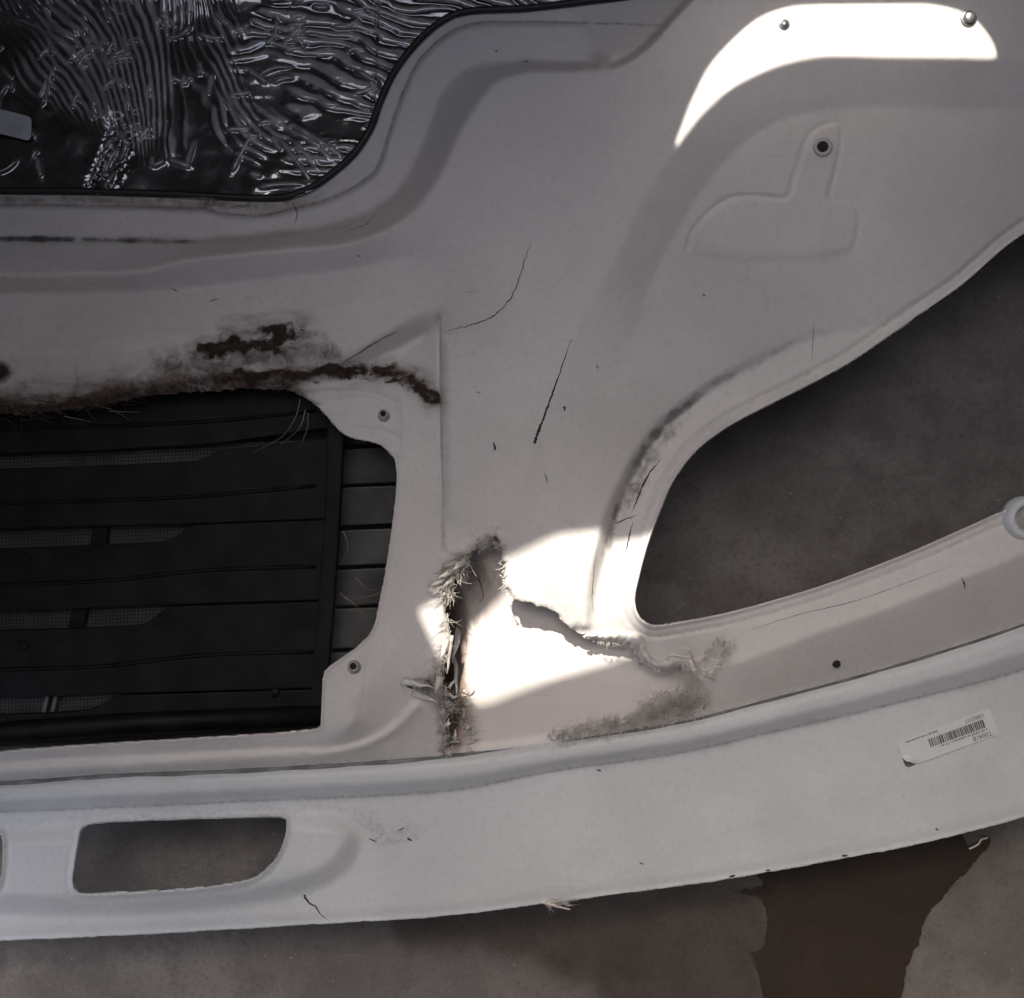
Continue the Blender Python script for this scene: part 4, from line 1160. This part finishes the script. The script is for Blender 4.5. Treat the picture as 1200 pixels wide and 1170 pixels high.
def ltext(s, a_right, b_base, size, stretch=1.0):
    """upside-down print: starts at a_right and runs towards the label's left"""
    cu = bpy.data.curves.new('text', 'FONT'); cu.body = s; cu.size = 1.0; cu.resolution_u = 3
    ob = bpy.data.objects.new('text', cu); col.objects.link(ob)
    dg = bpy.context.evaluated_depsgraph_get()
    me = bpy.data.meshes.new_from_object(ob.evaluated_get(dg))
    bpy.data.objects.remove(ob)
    for q in me.vertices:
        q.co = LQ(a_right - q.co.x*size*stretch, b_base + q.co.y*size, 0.0014)
    me.name = 'printed_text'
    return link_mesh('printed_text', me, M['ink'], lab, False)
ltext('T00418', 109, 25.0, 8.2, 0.92)
ltext('10882337', 108, 3.0, 6.4, 0.95)
V = []; F = []
for a0, a1_, b0 in ((48, 104, 21.3), (10, 48, 3.2)):       # two rows of print too small to read
    a = a0
    while a < a1_:
        wd = br.uniform(0.7, 2.0); h_ = br.uniform(1.1, 2.0); i = len(V)
        for aa, bb_ in ((a, b0), (a+wd, b0), (a+wd, b0+h_), (a, b0+h_)): V.append(tuple(LQ(aa, bb_, 0.0014)))
        F.append((i, i+3, i+2, i+1)); a += wd + br.choice((0.4, 0.5, 0.6, 1.8))
mesh_from('fine_print', V, F, M['ink'], lab, False)

# ------------------------------------------------------------------ loose bits
stems = [((352,468),(346,490),(330,512),(294,532)), ((358,480),(352,500),(338,514),(328,522)), ((361,484),(360,502),(352,524)), ((452,690),(440,697),(420,701),(402,706)), ((472,692),(460,698),(446,700)), ((398,695),(412,706),(424,720),(436,734)), ((402,700),(416,708),(430,726)), ((402,622),(408,640),(404,652),(399,662)), ((416,676),(430,690),(446,692)), ((110,474),(135,482),(155,494)), ((128,482),(150,483),(165,483)), ((75,488),(95,492),(108,495))]
desc = ['longest dry stem hanging from the rotten edge over the black slats', 'short curved dry stem hanging beside the longest one at the grille corner', 'thin upright dry stem nearest the moulded tab at the grille corner',
        'dry stem lying flat across the grey louvre ends', 'forked dry stem poking onto the white strip right of the louvres', 'long dry stem slanting down to the lower edge of the opening', 'second slanting dry stem just above the long slanting one', 'short dark stem beside the black post at mid height', 'thin curved stem above the flat stem on the louvre ends',
        'pale straight straw sticking out of the rotten edge at left', 'pale level straw just above the pale straight straw', 'short straw at the far left of the rotten edge']
for k, (c, d) in enumerate(zip(stems, desc)):
    z0, z1 = (0.036, 0.012) if c[0][1] < 500 else (0.02, 0.004)
    pts = spline(c, 5)
    o = tube('dry_grass_stem', [P(u, v, z0 + (z1-z0)*i/len(pts)) for i, (u, v) in enumerate(pts)], 0.0006, M['straw'], None, 5, True)
    tag(o, d, 'grass stem', 'dry grass stems caught on the hood')
ft = [P(u, v, float(K.sample(KZ, u, v))/1000 + 0.002) for u, v in spline([(553,671),(560,677),(565,690),(566,700),(561,708)], 6)]
tag(tube('dark_hair', ft, 0.0008, M['root'], None, 5, True), 'dark curved hair lying inside the torn hole', 'hair')
tag(tube('string_scrap', [P(u, v, FLOOR_Z + 0.0065) for u, v in spline([(1136,995),(1142,992),(1147,989),(1150,984),(1157,982)], 5)], 0.0014, M['string'], None, 6), 'short pale piece of string lying on the wet stain', 'string')
def mudlumps(name, n, f, mat, parent):
    V = []; F = []
    for k in range(n):
        u, v = f()
        c = FP(u, v); s = random.uniform(0.0004, 0.0013); b0 = len(V)
        for d in ((1,0,0),(-1,0,0),(0,1,0),(0,-1,0),(0,0,1),(0,0,-1)):
            V.append(tuple(c + Vector(d)*s*random.uniform(0.6, 1.3)))
        for t_ in ((0,2,4),(2,1,4),(1,3,4),(3,0,4),(2,0,5),(1,2,5),(3,1,5),(0,3,5)): F.append(tuple(b0+i for i in t_))
    o = mesh_from(name, V, F, mat, parent, False); o['kind'] = 'stuff'
    return o
def rnd_line(c, j):
    q = random.random()*(len(c)-1); i = int(q)
    p = c[i]*(1-q+i) + c[min(i+1, len(c)-1)]*(q-i)
    return p[0] + random.gauss(0, j), p[1] + random.gauss(0, j)
mudlumps('mud_crumb', 420, lambda: rnd_line(MUDL, 3.5), M['mud'], frame)
mudlumps('mud_crumb', 260, lambda: rnd_line(spline([(242,412),(300,403),(348,392)], 4), 4.5), M['mud'], frame)
mudlumps('mud_crumb', 260, lambda: rnd_line(gotop[gotop[:, 0] > 0], 5), M['mud'], frame)
paths = []; radii = []
for k in range(70):
    u = random.uniform(-5, 150); v = np.interp(u, gotop[:, 0], gotop[:, 1]) + random.gauss(2, 5)
    a_ = random.gauss(0.25, 0.5) + (math.pi if random.random() < 0.3 else 0); L = random.uniform(10, 45); z = fz(u, v) + random.uniform(0.0, 0.006); bd = random.gauss(0, 0.15)
    pts = []
    for i in range(6):
        pts.append(P(u, v, z)); u += math.cos(a_)*L/5; v += math.sin(a_)*L/5*0.8; a_ += bd; z -= 0.0006
    paths.append(pts); radii.append(random.uniform(0.0003, 0.0008))
v_, f_ = tube_mesh(paths, radii, 4, True)
tag(mesh_from('dead_roots', v_, f_, M['root']), 'tangle of dead roots and straw along the rotten edge at left', 'roots', kind='stuff')
